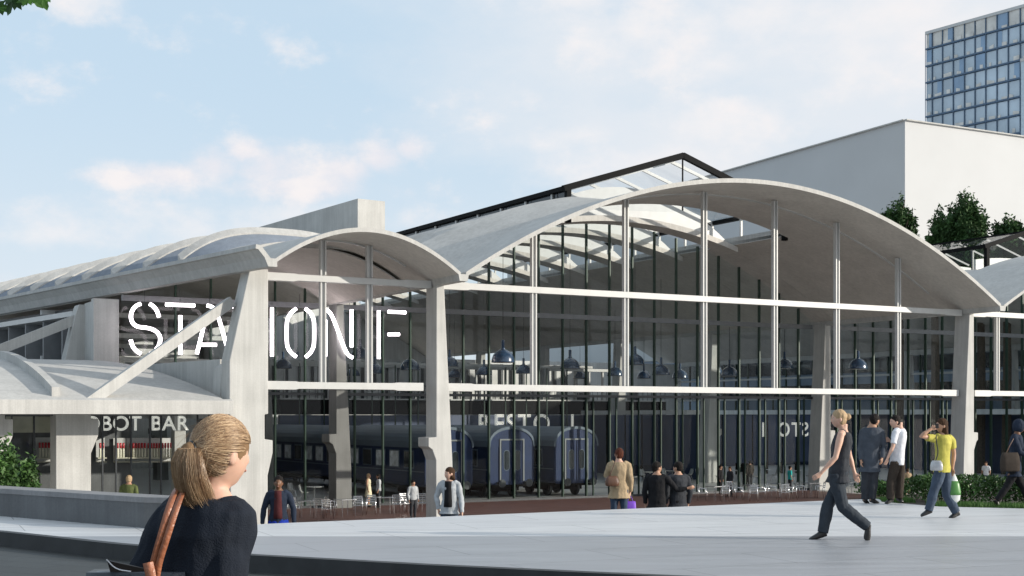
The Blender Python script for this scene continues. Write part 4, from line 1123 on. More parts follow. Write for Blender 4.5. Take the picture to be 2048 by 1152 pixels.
def tree(px, py_top, py_base, Y, wpx, label, seed, n=5000):
    top = WX(px, py_top, Y); base = WX(px, py_base, Y); rz = (top.z - base.z) / 2; rx = wpx / 2 * Y / F
    t = thing('dark_tree', label, 'tree', (top.x, Y, GZ), 0, 'dark trees behind the hall')
    cz = (top.z + base.z) / 2 - GZ
    mb = MB(); rnd = random.Random(seed)
    for k in range(9):                       # upright plumes
        ox = rnd.uniform(-.72, .72) * rx; oy = rnd.uniform(-.7, .7) * rx; h_ = rz * (1.15 - .5 * abs(ox / rx)) * rnd.uniform(.75, 1)
        leaf_cloud(mb, (ox, oy, cz - rz + h_), rx * .5, rx * .5, h_, n // 3, .36, seed * 10 + k, .5, 0)
    mb.build('crown', M['leafd'], t)
    mb = MB(); mb.tube([(0, 0, 0), (.15, .1, cz * .5), (0, 0, cz), (.1, 0, cz + rz * .5)], [.4, .33, .22, .06], 8)
    for k in range(7):
        a = rnd.uniform(0, 6.3); z0 = cz - rz * .7 + rz * k * .16
        mb.tube([(0, 0, z0), (math.cos(a) * rx * .4, math.sin(a) * rx * .4, z0 + rz * .35), (math.cos(a) * rx * .6, math.sin(a) * rx * .6, z0 + rz * .7)], [.12, .07, .03], 5)
    mb.build('trunk', M['bark'], t)
tree(1797, 400, 520, 108, 70, 'small dark tree in front of the white block corner', 3, 5000)
tree(1922, 395, 540, 104, 105, 'tallest dark tree standing before the white block', 5, 9000)
tree(2012, 437, 540, 104, 80, 'lower dark tree at the right frame edge above the glass lantern', 9, 6000)
tree(1960, 465, 540, 106, 50, 'short dark tree between the two bigger ones', 11, 3000)
tree(1868, 470, 560, 104, 50, 'small dark bush top peeping over the vault slope', 13, 3000)
# hedge bed with a strip of grass
def hedge(cpts, hgt, wd, n, seed, label, name='hedge'):
    o0 = Vector(cpts[0]); t = thing(name, label, 'hedge', (o0.x, o0.y, -.03))
    mb = MB(); rnd = random.Random(seed); segs = [(Vector(a), Vector(b)) for a, b in zip(cpts, cpts[1:])]; tot = sum((b - a).length for a, b in segs)
    for i in range(n):
        r_ = rnd.uniform(0, tot)
        for a, b in segs:
            if r_ <= (b - a).length: break
            r_ -= (b - a).length
        p = a + (b - a).normalized() * r_; nx = (b - a).normalized(); side = Vector((-nx.y, nx.x))
        q = rnd.gauss(0, .36) * wd; hl = hgt * (1 - min(1, abs(q) / wd) ** 2 * .5) * (.75 + .4 * noise.noise(Vector((p.x * 1.5, p.y * 1.5, 3.1))))
        z = hl * rnd.random() ** .55; p3 = Vector((p.x + side.x * q - o0.x, p.y + side.y * q - o0.y, z))
        s = rnd.uniform(.035, .085); aa = Vector((rnd.gauss(0, 1), rnd.gauss(0, 1), rnd.gauss(.5, .7))).normalized(); bb = aa.cross(Vector((rnd.gauss(0, 1), rnd.gauss(0, 1), rnd.gauss(0, 1)))).normalized()
        mb.add([p3, p3 + aa * s * .5 + bb * s * .3, p3 + aa * s, p3 + aa * s * .5 - bb * s * .3], [(0, 1, 2, 3)])
    mb.build('foliage', M['leaf'], t)
    mb = MB()
    for i in range(60):
        r_ = rnd.uniform(0, tot)
        for a, b in segs:
            if r_ <= (b - a).length: break
            r_ -= (b - a).length
        p = a + (b - a).normalized() * r_; x, y = p.x - o0.x, p.y - o0.y
        mb.tube([(x, y, 0), (x + rnd.uniform(-.1, .1), y + rnd.uniform(-.1, .1), hgt * .7)], [.012, .004], 4)
    mb.build('stem', M['bark'], t)
hedge([(8.45, 28.6), (9.0, 27.3), (9.9, 26.6), (12.5, 26.0), (18, 25)], .74, .55, 26000, 3, 'dense green hedge behind the woman in yellow, beside the plaza')
hedge([(7.75, 29.8), (8.4, 29.0)], .45, .4, 3000, 5, 'low sparse green shrub between the legs of the talking men')
gb = MB(); rnd = random.Random(4)
for i in range(16000):
    x = rnd.uniform(7.6, 16); y0 = 27.3 if x < 8.2 else 25.9 - (x - 8.25) * .32
    y = y0 + rnd.uniform(.06, .9); h_ = rnd.uniform(.05, .13); a = rnd.uniform(0, 6.3); dx, dy = math.cos(a) * .008, math.sin(a) * .008; lx, ly = rnd.gauss(0, .025), rnd.gauss(0, .025)
    gb.add([(x - dx, y - dy, -.03), (x + dx, y + dy, -.03), (x + lx, y + ly, -.03 + h_)], [(0, 1, 2)])
go = gb.build('grass', M['grass']); tag(go, 'strip of bright green grass in front of the hedge', 'grass', kind='stuff')
# shrub behind the low wall at the left
def shrub(px, py_top, Y, w_, label, seed, n=5000, pale=False):
    top = WX(px, py_top, Y); t = thing('leafy_shrub', label, 'shrub', (top.x, Y, GZ), 0, 'shrubs behind the low wall'); hh_ = top.z - GZ
    mb = MB(); leaf_cloud(mb, (0, 0, hh_ * .62), w_, w_, hh_ * .42, n, .16, seed, .2, .1); mb.build('foliage', M['leaf'], t)
    mb = MB(); r2 = random.Random(seed)
    for k in range(9):
        a = r2.uniform(0, 6.3); mb.tube([(0, 0, 0), (math.cos(a) * w_ * .3, math.sin(a) * w_ * .3, hh_ * .5), (math.cos(a) * w_ * .6, math.sin(a) * w_ * .6, hh_ * .85)], [.04, .025, .01], 5)
    mb.build('stem', M['bark'], t)
shrub(2, 888, 38, .45, 'taller leafy green shrub at the left frame edge behind the wall', 21)
shrub(44, 926, 40, .5, 'lower leafy green shrub left of the lit pier behind the wall', 22, 5000)
# overhanging maple leaves at the top left corner
br = thing('maple_branch', 'dark green maple leaves hanging into the top left corner', 'branch', WX(-60, -60, 4.0))
def maple(c, ax, ay, s):
    prof = [(0, -.35), (.08, -.3), (.5, -.42), (.38, -.18), (.95, -.12), (.72, .05), (.85, .28), (.5, .26), (.42, .5), (.22, .38), (.22, .72), (0, 1.0)]
    pts = prof + [(-x, y) for x, y in reversed(prof[1:-1])]
    n3 = ax.cross(ay); vs = []
    for x, y in pts: vs.append(c + ax * x * s + ay * y * s + n3 * (-.18 * s * x * x + .05 * s * math.sin(4 * y)))
    vs.append(c + ay * .1 * s + n3 * .03 * s); k = len(vs) - 1
    return vs, [(i, (i + 1) % k, k) for i in range(k)]
o0 = WX(-60, -60, 4.0)
for (x, y, ang, s, dy) in ((62, -12, 3.9, .052, 0), (25, 0, 2.6, .05, .05), (85, -6, 3.5, .040, -.04), (-5, 12, 2.9, .05, .1), (45, -30, 3.3, .06, .08), (8, -25, 2.4, .05, .0), (100, -22, 4.2, .045, .02)):
    c_ = WX(x, y, 4.0 + dy) - o0; ax = Vector((math.cos(ang), .35 * math.sin(ang * 3), math.sin(ang))).normalized(); ay = Vector((-math.sin(ang), .3, math.cos(ang))); ay = (ay - ax * ay.dot(ax)).normalized()
    mb = MB(); vs, fs = maple(c_, ax, ay, s); mb.add(vs, fs); mb.build('leaf', M['leafm'], br)
mb = MB(); mb.tube([(0, 0, 0), WX(0, -25, 4) - o0, WX(60, -35, 4.02) - o0, WX(110, -50, 4) - o0], [.008, .006, .004, .002], 6)
mb.tube([WX(-900, -300, 4.2) - o0, WX(-400, -150, 4.1) - o0, Vector((0, 0, 0))], [.03, .018, .008], 6); mb.build('twig', M['bark'], br)

# ================================================================ PEOPLE
SK = {'pale': mat('skin_pale', (.58, .36, .27), .5, 0, .06, 20, spec=.35), 'tan': mat('skin_tan', (.42, .24, .16), .5, 0, .06, 20, spec=.35), 'brown': mat('skin_brown', (.16, .075, .04), .5, 0, .06, 20, spec=.35)}
for m_ in SK.values():
    b_ = m_.node_tree.nodes['Principled BSDF']; b_.inputs['Subsurface Weight'].default_value = .12; b_.inputs['Subsurface Radius'].default_value = (.02, .008, .004)
def cloth(name, col, rough=.85): return mat(name, col, rough, 0, .18, 9, .35, 160, spec=.2)
CL = {'nearnavy': cloth('cloth_near_navy', (.011, .015, .024)), 'navy': cloth('cloth_navy', (.018, .026, .045)), 'black': cloth('cloth_black', (.012, .012, .014)), 'charcoal': cloth('cloth_charcoal', (.035, .038, .045)), 'greysuit': cloth('cloth_grey_suit', (.060, .070, .088)),
 'white': cloth('cloth_white', (.66, .67, .70)), 'jeans': cloth('cloth_jeans', (.035, .055, .09)), 'jeansmid': cloth('cloth_jeans_mid', (.055, .075, .11)), 'jeanslight': cloth('cloth_jeans_light', (.10, .14, .20)), 'tan': cloth('cloth_tan', (.36, .27, .17)), 'yellow': cloth('cloth_yellow', (.44, .40, .085)),
 'purple': mat('bag_purple', (.20, .07, .55), .5), 'brown': mat('leather_brown', (.10, .045, .025), .45, 0, .2, 12, .3, 60), 'tanleather': mat('leather_tan', (.30, .11, .055), .4, 0, .2, 14, .3, 60), 'greycard': cloth('cloth_grey_cardigan', (.38, .40, .42)),
 'blue': cloth('cloth_blue', (.01, .035, .30)), 'teal': cloth('cloth_teal', (.03, .38, .36)), 'cream': cloth('cloth_cream', (.60, .56, .40)), 'green': cloth('cloth_olive', (.10, .12, .045)), 'trousers': cloth('cloth_grey_trousers', (.036, .044, .055)), 'dkbrown': cloth('cloth_dark_brown', (.045, .035, .028)),
 'bagsilver': mat('bag_silver', (.45, .45, .46), .35, .2, .2, 10), 'bagwhite': mat('carrier_white', (.62, .64, .62), .4, 0, .1, 9), 'baggreen': mat('carrier_green', (.06, .20, .04), .4), 'shoe': mat('shoe_black', (.012, .011, .011), .35), 'maroon': cloth('cloth_maroon', (.07, .018, .02)), 'sock': mat('foot_skin', (.5, .38, .30), .5)}
def hairm(name, col, rough=.7): return mat(name, col, rough, 0, .45, 30, .6, 90, spec=.15, stretch=(1, 1, .15))
HR = {'blond': mat('hair_blond', (.40, .28, .165), .6, 0, .15, 30, .4, 90, spec=.2, stretch=(1, 1, .15)), 'strand': mat('hair_strand', (.46, .33, .205), .36, 0, .55, 60, spec=.6), 'brown': hairm('hair_brown', (.05, .025, .013)), 'dark': hairm('hair_dark', (.012, .009, .008)), 'auburn': hairm('hair_auburn', (.075, .022, .012))}
EYEW = mat('eye_white', (.7, .68, .66), .2); EYED = mat('eye_dark', (.02, .015, .01), .15); LIP = mat('lip', (.46, .22, .18), .4)

def remesh_obj(mb, name, m, parent, org, voxel=.012, smooth=4, fold=0, fscale=9):
    ob = mb.build(name + '_tmp', m)
    md = ob.modifiers.new('r', 'REMESH'); md.mode = 'VOXEL'; md.voxel_size = voxel; md.use_smooth_shade = True
    if smooth:
        sm = ob.modifiers.new('s', 'SMOOTH'); sm.iterations = smooth; sm.factor = .5
    bpy.context.view_layer.update(); dg = bpy.context.evaluated_depsgraph_get()
    me = bpy.data.meshes.new_from_object(ob.evaluated_get(dg))
    bpy.data.objects.remove(ob)
    k = len(me.vertices); co = np.empty(k * 3, 'f'); me.vertices.foreach_get('co', co)
    co = co.reshape(-1, 3)
    if fold:
        nr = np.empty(k * 3, 'f'); me.vertices.foreach_get('normal', nr); nr = nr.reshape(-1, 3)
        d = np.array([noise.noise(Vector((p[0] * fscale, p[1] * fscale, p[2] * fscale * .55))) + .5 * noise.noise(Vector((p[0] * fscale * 2.3 + 5, p[1] * fscale * 2.3, p[2] * fscale * 1.2))) for p in co], 'f')
        co = co + nr * (d[:, None] * fold)
    co = co - np.array(org, 'f')
    me.vertices.foreach_set('co', co.reshape(-1)); me.update(); me.name = name
    me.materials.clear(); me.materials.append(m)
    me.polygons.foreach_set('use_smooth', [True] * len(me.polygons))
    o = bpy.data.objects.new(name, me); C.objects.link(o); o.parent = parent
    return o
def yawv(y): a = R(y); return Vector((math.sin(a), -math.cos(a), 0)), Vector((math.cos(a), math.sin(a), 0))   # forward, own left side
def head_mesh(mb, c, fw, up, k=1.0, n=36, m=26):
    fw = (fw - up * fw.dot(up)).normalized(); sd_ = fw.cross(up).normalized()
    vs = []
    def P_(x, y, z):
        r = Vector((x, y, z))
        X, Y_, Z = x * .074, y * .094, z * .116
        if z < 0:
            t = -z
            X *= 1 - .34 * t ** 1.6
            if y < 0: Y_ *= 1 - .45 * t
            else: Y_ *= 1 - .10 * t ** 3
        def gb_(cx_, cz_, sx_, sz_): return math.exp(-((x - cx_) / sx_) ** 2 - ((z - cz_) / sz_) ** 2) if y > 0 else 0
        Y_ += .021 * gb_(0, -.20, .13, .14) + .008 * gb_(0, .0, .10, .2)
        Y_ += .006 * gb_(0, -.50, .26, .09) + .009 * gb_(0, -.83, .30, .16)
        Y_ -= .009 * (gb_(.40, .06, .17, .10) + gb_(-.40, .06, .17, .10)) + .004 * gb_(0, -.66, .25, .07)
        Y_ += .004 * gb_(0, .25, .5, .1)
        return c + (sd_ * X + fw * Y_ + up * Z) * k
    vs.append(P_(0, 0, -1))
    for i in range(1, m):
        t = -PI/2 + PI*i/m
        for j in range(n):
            q = 2*PI*j/n; vs.append(P_(math.cos(t)*math.sin(q), math.cos(t)*math.cos(q), math.sin(t)))
    vs.append(P_(0, 0, 1)); last = len(vs) - 1
    fs = [(0, 1+(j+1) % n, 1+j) for j in range(n)]
    for i in range(m-2):
        for j in range(n): fs.append((1+i*n+j, 1+i*n+(j+1) % n, 1+(i+1)*n+(j+1) % n, 1+(i+1)*n+j))
    fs += [(last, 1+(m-2)*n+j, 1+(m-2)*n+(j+1) % n) for j in range(n)]
    mb.add(vs, fs)
    for s_ in (-1, 1): mb.ell(c + (sd_ * (s_ * .076) - fw * .006 - up * .006) * k, .009*k, .019*k, .031*k, 10, 8, (sd_, (fw + up * .2).normalized(), up))
    return sd_
def hand(mb, w_, d, pn, ts, k=1.0, curl=.5):
    """palm with four fingers of unequal length and a thumb from its side"""
    d = d.normalized(); pn = (pn - d * pn.dot(d)).normalized(); s_ = d.cross(pn).normalized() * ts
    rr = []
    for t, wd, th in ((-.015, .024, .020), (.02, .032, .019), (.055, .041, .015), (.088, .041, .013)):
        cc = w_ + d * t * k; rr.append([cc + (s_ * (wd * math.cos(a)) + pn * (th * math.sin(a))) * k for a in [2*PI*j/12 for j in range(12)]])
    mb.loft(rr)
    for i, (o_, ln) in enumerate(((.031, .068), (.0105, .078), (-.0105, .073), (-.031, .056))):
        p = w_ + (d * (.082 - .004 * abs(i - 1)) + s_ * o_) * k; pts = [p - d * .012 * k]; dd = (d + s_ * (o_ * 2.0)).normalized(); cu = curl * (.8 + .12 * i)
        for q in (.42, .32, .26):
            pts.append(p); a = cu * .75; dd = (dd * math.cos(a) + pn * math.sin(a)).normalized(); p = p + dd * ln * q * k
        pts.append(p); mb.tube(pts, [.0095*k, .0095*k, .009*k, .0082*k, .006*k], 8)
    p = w_ + (d * .022 + s_ * .026) * k; pts = [w_ + d * .012 * k + s_ * .012 * k, p]
    dd = (d * .72 + s_ * .62 + pn * .3).normalized()
    for q in (.034, .028): p = p + dd * q * k; pts.append(p); dd = (dd + d * .35 + pn * .25).normalized()
    mb.tube(pts, [.014*k, .0125*k, .0105*k, .0075*k], 8)
def foot(mb, an, toe, k=1.0, grow=0, up=None):
    d = (toe - an); up = up or Vector((0, 0, 1)); L_ = d.length
    fd = d.normalized(); upv = (up - fd * up.dot(fd)).normalized() if abs(fd.dot(up)) < .97 else Vector((0, 1, 0)); sdv = fd.cross(upv).normalized()
    heel = an - fd * .055 * k; rr = []
    for t, w_, h in ((0, .018, .030), (.08, .032, .045), (.3, .034, .050), (.55, .040, .036), (.8, .046, .026), (.95, .038, .020), (1.03, .015, .012)):
        p = heel.lerp(toe, t) - upv * (.045 - h * .9) * k * (1 if t < .6 else .8)
        rr.append([p + (sdv * ((w_ + grow) * math.cos(a)) + upv * ((h + grow) * math.sin(a))) * k for a in [2*PI*j/12 for j in range(12)]])
    mb.loft(rr)
TOR = {'m': [(-.16,.165,.115),(0,.168,.118),(.25,.155,.11),(.5,.165,.118),(.75,.185,.125),(.9,.175,.11),(.99,.11,.08),(1.08,.062,.06),(1.2,.056,.056)],
       'f': [(-.16,.165,.120),(0,.172,.122),(.28,.132,.10),(.5,.140,.105),(.72,.155,.122),(.88,.150,.10),(.98,.095,.072),(1.07,.052,.052),(1.2,.048,.048)]}
def torso(mb, pel, nk, sx, fd, kind, k, inf=0, t0=-.2, t1=1.3, hem=0):
    rr = []
    rows = [r for r in TOR[kind] if t0 <= r[0] <= t1]
    if t0 < -.2: rows = [(t0, .18 + hem, .135 + hem), ((t0 - .16) / 2, .175 + hem / 2, .128 + hem / 2)] + rows
    up = (nk - pel)
    for t, w_, d in rows:
        c = pel + up * t; rr.append([c + (sx * ((w_ * k + inf) * math.cos(a)) + fd * ((d * k + inf) * math.sin(a))) for a in [2*PI*j/20 for j in range(20)]])
    mb.loft(rr)
def limb(mb, pts, rad, n=12):
    q = []; r_ = []
    for i in range(len(pts) - 1):
        for t in (0, .33, .66): q.append(pts[i].lerp(pts[i+1], t)); r_.append(rad[i] + (rad[i+1] - rad[i]) * t + (.006 if t == .33 else 0))
    q.append(pts[-1]); r_.append(rad[-1]); mb.tube(q, r_, n)

def make_person(label, J, kind='f', k=1.0, yaw=0, hyaw=None, skin='pale', hair='brown', style='short', tilt=0, top='black', sleeve=1.0, legs='jeans', legtype='trousers', coat=0, open_front=None, shoe='shoe', voxel=.012, faces=True, curl=(.5, .5), group=None, neckline=1.0, loose=0.0, legloose=0.0, palm=None):
    fd, sx = yawv(yaw); hf, hs = yawv(yaw if hyaw is None else hyaw); hf = (hf + Vector((0, 0, math.sin(R(tilt))))).normalized()
    base = Vector((J['pel'].x, J['pel'].y, min(J['toeL'].z, J['toeR'].z) - .02))
    t = thing('person', label, 'person', base, 0, group)
    up = Vector((0, 0, 1)); up = (up - hf * up.dot(hf) * .9).normalized()
    b = MB()
    k0 = k; k = k * 1.06; head_mesh(b, J['head'], hf, up, k); k = k0
    b.tube([J['nk'] - Vector((0, 0, .03)), J['nk'] + (J['head'] - J['nk']) * .35, J['head'] - up * .05 * k - hf * .012], [.060*k, .052*k, .052*k], 14)
    torso(b, J['pel'], J['nk'], sx, fd, kind, k * .93)
    for s_ in 'LR':
        limb(b, [J['nk'].lerp(J['sh' + s_], .55), J['sh' + s_], J['el' + s_], J['wr' + s_]], [.05*k, .050*k, .038*k, .025*k])
        limb(b, [J['hip' + s_], J['kn' + s_], J['an' + s_]], [.078*k, .052*k, .034*k])
        dv_ = (J.get('ha' + s_, J['wr' + s_] + (J['wr' + s_] - J['el' + s_])) - J['wr' + s_])
        side = 1 if s_ == 'L' else -1
        pn = palm[s_] if palm else (-sx * side + fd * .3)
        hand(b, J['wr' + s_], dv_, pn, (1 if s_ == 'L' else -1), k, curl[0 if s_ == 'L' else 1])
        foot(b, J['an' + s_], J['toe' + s_], k)
    remesh_obj(b, 'body', SK[skin], t, base, voxel, 3)
    # eyes and lips
    if faces:
        hs2 = hf.cross(up).normalized()
        mbw = MB(); mbd = MB()
        for q in (-1, 1):
            c = J['head'] + (hs2 * (q * .030) + hf * .080 + up * .007) * k
            mbw.ell(c, .013*k, .007*k, .006*k, 8, 6, (hs2, hf, up)); mbd.ell(c + hf * .0045 * k, .006*k, .005*k, .006*k, 8, 6, (hs2, hf, up))
            mbd.ell(c + (up * .017 + hf * .003) * k, .016*k, .004*k, .003*k, 8, 6, (hs2, hf, up))
        e_ = mbw.build('eyes', EYEW, t, base, True); mbd.build('irises', EYED, e_, base, True)
        mb = MB(); mb.ell(J['head'] + (hf * .090 - up * .056) * k, .021*k, .006*k, .007*k, 10, 6, (hs2, hf, up)); mb.build('lips', LIP, t, base, True)
    # hair
    hm = HR[hair]; h = MB(); hs2 = hf.cross(up).normalized(); ax = (hs2, hf, up); hc = J['head']
    k = k * 1.06; h.ell(hc + (-hf * .014 + up * .036) * k, .084*k, .098*k, .097*k, 20, 14, ax); h.ell(hc + (-hf * .034 - up * .010) * k, .077*k, .070*k, .070*k, 16, 12, ax)
    if style == 'bun': h.ell(hc + (-hf * .125 + up * .03) * k, .042*k, .042*k, .045*k, 12, 10, ax); h.ell(hc + (-hf * .09 + up * .03) * k, .04*k, .05*k, .04*k, 12, 8, ax); h.ell(hc + (-hf * .03 - up * .02) * k, .080*k, .075*k, .07*k, 14, 10, ax)
    if style in ('long', 'bob'):
        dn = .30 if style == 'long' else .10
        h.ell(hc + (-hf * .035 - up * .03) * k, .087*k, .075*k, .10*k, 16, 12, ax)
        rr = []
        for q, w_, d_, bk in ((0, .088, .07, .03), (.35, .092, .06, .045), (.7, .085, .05, .06), (1, .05, .03, .065)):
            c = hc + (-hf * bk - up * (.03 + dn * q)) * k; rr.append([c + (hs2 * (w_ * math.cos(a)) + hf * (d_ * math.sin(a))) * k for a in [2*PI*j/16 for j in range(16)]])
        h.loft(rr)
    if style == 'hood':
        h.ell(hc + (-hf * .025 + up * .012) * k, .105*k, .112*k, .135*k, 16, 12, ax)
    remesh_obj(h, 'hair' if style != 'hood' else 'hood', hm if style != 'hood' else CL[top], t, base, max(.008, voxel * .8), 2, .006, 28)
    k = k / 1.06
    # upper garment
    g_ = MB(); inf = .014 + loose
    torso(g_, J['pel'], J['nk'], sx, fd, kind, k, inf, (-.2 if not coat else -coat), neckline, .02 + loose)
    for s_ in 'LR':
        sh, el, wr = J['sh' + s_], J['el' + s_], J['wr' + s_]
        if sleeve <= 0:
            g_.tube([J['nk'].lerp(sh, .35), J['nk'].lerp(sh, .78)], [.050*k, .046*k], 12); continue
        pts = [J['nk'].lerp(sh, .5), sh]; rad = [.062*k + loose, .064*k + loose]
        if sleeve > .5: pts += [el, el.lerp(wr, (sleeve - .5) * 2 * .97)]; rad += [.053*k + loose, .040*k + loose * .8]
        else: pts += [sh.lerp(el, sleeve * 2)]; rad += [.058*k + loose]
        limb(g_, pts, rad)
    remesh_obj(g_, 'jacket' if coat else 'top', CL[top], t, base, voxel, 2, .010 if coat else .007, 11)
    if open_front:       # shirt or vest showing at the open front
        mb = MB(); rr = []
        for q in (.02, .3, .6, .85, .98):
            c = J['pel'] + (J['nk'] - J['pel']) * q; dd = [r for r in TOR[kind] if r[0] >= q - .12][0][2] * k + inf + .020
            wq = .06 + .02 * (1 - q); 
            rr.append([c + sx * (wq * a_) + fd * (dd * math.sqrt(1 - (a_ * wq / .16) ** 2) - o_) for a_, o_ in ((-1, 0), (0, -.004), (1, 0), (1, .04), (-1, .04))])
        mb.loft(rr); mb.build('shirt_front', CL.get(open_front) or SK[open_front], t, base, True)
    # lower garment
    l_ = MB(); 
    if legtype == 'trousers':
        torso(l_, J['pel'], J['nk'], sx, fd, kind, k, .008, -.2, .1)
        for s_ in 'LR':
            hp_ = J['hip' + s_]; kn = J['kn' + s_]; an = J['an' + s_]
            limb(l_, [hp_ + Vector((0, 0, .03)), hp_ - Vector((0, 0, .06)), kn, an.lerp(kn, .02)], [.088*k, .092*k + legloose * .5, .068*k + legloose, .058*k + legloose])
        remesh_obj(l_, 'trousers', CL[legs], t, base, voxel, 2, .009, 10)
    else:
        rr = []; up_ = J['pel'] - (J['hipL'] + J['hipR']) / 2
        for z_, w_, d_ in ((.12, .14, .11), (0, .18, .13), (-.2, .21, .16), (-.42, .24, .19)):
            c = J['pel'] + Vector((0, 0, z_ * k)); rr.append([c + (sx * (w_ * math.cos(a)) + fd * (d_ * math.sin(a))) * k for a in [2*PI*j/20 for j in range(20)]])
        l_.loft(rr); remesh_obj(l_, 'skirt', CL[legs], t, base, voxel, 2, .012, 12)
    for s_ in 'LR':
        mb = MB(); foot(mb, J['an' + s_] - Vector((0, 0, .008)), J['toe' + s_], k, .006); remesh_obj(mb, 'shoe', CL[shoe], t, base, max(.007, voxel * .8), 1)
    return t

def lift(p, z): q = p.copy(); q.z = z; return q
def pxp(label, Y, pts, **kw):           # joints traced at photo pixels, each with its own depth offset
    J = {n: WX(p[0], p[1], Y + (p[2] if len(p) > 2 else 0)) for n, p in pts.items()}
    if 'shL' in J: pass
    return make_person(label, J, **kw)
def ground_at(p):
    b = WB(p)
    if b.y < -30.7: return 0
    if -21.4 < b.x < -4.9: return stair_z(p)
    return GZ
def solveY(px, py, h, lo_=18, hi=110):
    Y = lo_
    if hi == 60:                         # on the stairs beyond the plaza edge
        while Y < hi:
            q = WX(px, py, Y)
            if WB(q).y > -30.6 and q.z - h >= ground_at(q) - .001: return Y
            Y += .03
        return 30
    while Y < hi:
        p = WX(px, py, Y)
        if p.z - h <= ground_at(p) + .001 and Y > lo_ + .2: return Y
        Y += .05
    return hi
def stand(label, px, py, h, yaw, Y=None, arms=None, kind='f', **kw):
    Y = Y or solveY(px, py, h, 20, 60); top = WX(px, py, Y); zb = top.z - h; s_ = h / 1.74
    fd, sx = yawv(yaw)
    T = {'head': (0, .015, 1.605), 'nk': (0, -.01, 1.475), 'pel': (0, 0, .95)}
    sw = .175 if kind == 'f' else .20
    for n, q in (('L', 1), ('R', -1)):
        T['sh' + n] = (q * sw, -.01, 1.395); T['el' + n] = (q * (sw + .055), -.03, 1.12); T['wr' + n] = (q * (sw + .05), .05, .87)
        T['hip' + n] = (q * .088, 0, .90); T['kn' + n] = (q * .10, .015, .50); T['an' + n] = (q * .105, -.02 * q, .09); T['toe' + n] = (q * .13, .15 - .02 * q, .03)
    if arms: T.update(arms)
    J = {n: Vector((top.x, top.y, zb)) + (sx * a + fd * b) * s_ + Vector((0, 0, c * s_)) for n, (a, b, c) in T.items()}
    return make_person(label, J, kind=kind, k=s_, yaw=yaw, **kw), J

HI = .009
# --- walking woman ----------------------------------------------------------
Yw = 18.9
wj = dict(head=(1677, 838, 0), nk=(1687, 863, 0), pel=(1678, 940, 0), shL=(1682, 869, -.17), shR=(1690, 872, .17), elL=(1671, 915, -.24), wrL=(1642, 946, -.22), haL=(1630, 955, -.22),
          elR=(1699, 912, .24), wrR=(1709, 946, .22), haR=(1714, 960, .22), hipL=(1672, 952, -.09), hipR=(1684, 952, .09), knL=(1686, 1014, -.08), anL=(1736, 1054, -.08), toeL=(1733, 1080, -.08),
          knR=(1655, 1012, .08), anR=(1645, 1066, .06), toeR=(1618, 1076, .06))
walker = pxp('blond woman with a bun in a sleeveless dark top walking left across the plaza', Yw, wj, kind='f', k=1.0, yaw=-82, hyaw=-88, skin='pale', hair='blond', style='bun', top='charcoal', sleeve=0, legs='trousers', shoe='shoe', voxel=HI, coat=.32, legloose=.018, curl=(.35, .35), neckline=1.0)
# --- two talking men --------------------------------------------------------
Ym = 26.7
gj = dict(head=(1750, 841, 0), nk=(1744, 854, 0), pel=(1740, 922, 0), shL=(1725, 863, .03), shR=(1763, 864, -.03), elL=(1721, 895, .05), wrL=(1722, 921, -.05), elR=(1768, 893, -.05), wrR=(1764, 917, -.15),
          hipL=(1733, 928, .02), hipR=(1748, 928, -.02), knL=(1731, 964, 0), knR=(1747, 964, -.03), anL=(1730, 999, .03), toeL=(1736, 1005, .12), anR=(1744, 999, -.03), toeR=(1757, 1004, .08))
pxp('man in a grey suit seen from behind, talking to the man in white', Ym, gj, kind='m', k=1.0, yaw=160, hyaw=125, skin='tan', hair='dark', style='short', top='greysuit', sleeve=1, coat=.32, legs='charcoal', voxel=.010, loose=.002, legloose=.02)
hj = dict(head=(1790, 844, 0), nk=(1799, 857, 0), pel=(1794, 920, 0), shL=(1791, 865, -.19), shR=(1807, 865, .19), elL=(1786, 893, -.24), wrL=(1775, 917, -.25), haL=(1772, 926, -.25), elR=(1796, 893, .2), wrR=(1780, 882, .12), haR=(1773, 877, .1),
          hipL=(1790, 926, -.09), hipR=(1800, 926, .09), knL=(1782, 963, -.09), knR=(1800, 962, .09), anL=(1781, 999, -.09), toeL=(1770, 1005, -.12), anR=(1798, 997, .09), toeR=(1806, 1002, .0))
pxp('man in a white short sleeved shirt and dark trousers facing left', Ym, hj, kind='m', k=1.0, yaw=-85, hyaw=-80, skin='pale', hair='dark', style='short', top='white', sleeve=.40, legs='dkbrown', voxel=.010, loose=.003, legloose=.02)
# --- woman in yellow --------------------------------------------------------
Yy = 22.9
yj = dict(head=(1883, 852, 0), nk=(1887, 868, 0), pel=(1884, 934, 0), shL=(1871, 878, -.05), shR=(1903, 880, .08), elL=(1842, 872, -.20), wrL=(1862, 858, -.18), haL=(1871, 855, -.17), elR=(1908, 908, .12), wrR=(1905, 938, .08), haR=(1905, 950, .07),
          hipL=(1879, 943, -.07), hipR=(1891, 943, .07), knL=(1868, 981, -.08), anL=(1857, 1021, -.05), toeL=(1841, 1029, -.05), knR=(1894, 990, .08), anR=(1913, 1026, .08), toeR=(1898, 1034, .05))
pxp('long haired woman in a yellow t-shirt and jeans walking left, holding a phone up', Yy, yj, kind='f', k=.98, yaw=-125, hyaw=-75, skin='tan', hair='brown', style='long', top='yellow', sleeve=.30, legs='jeansmid', voxel=.010, legloose=.016, curl=(1.3, .8), loose=.004)
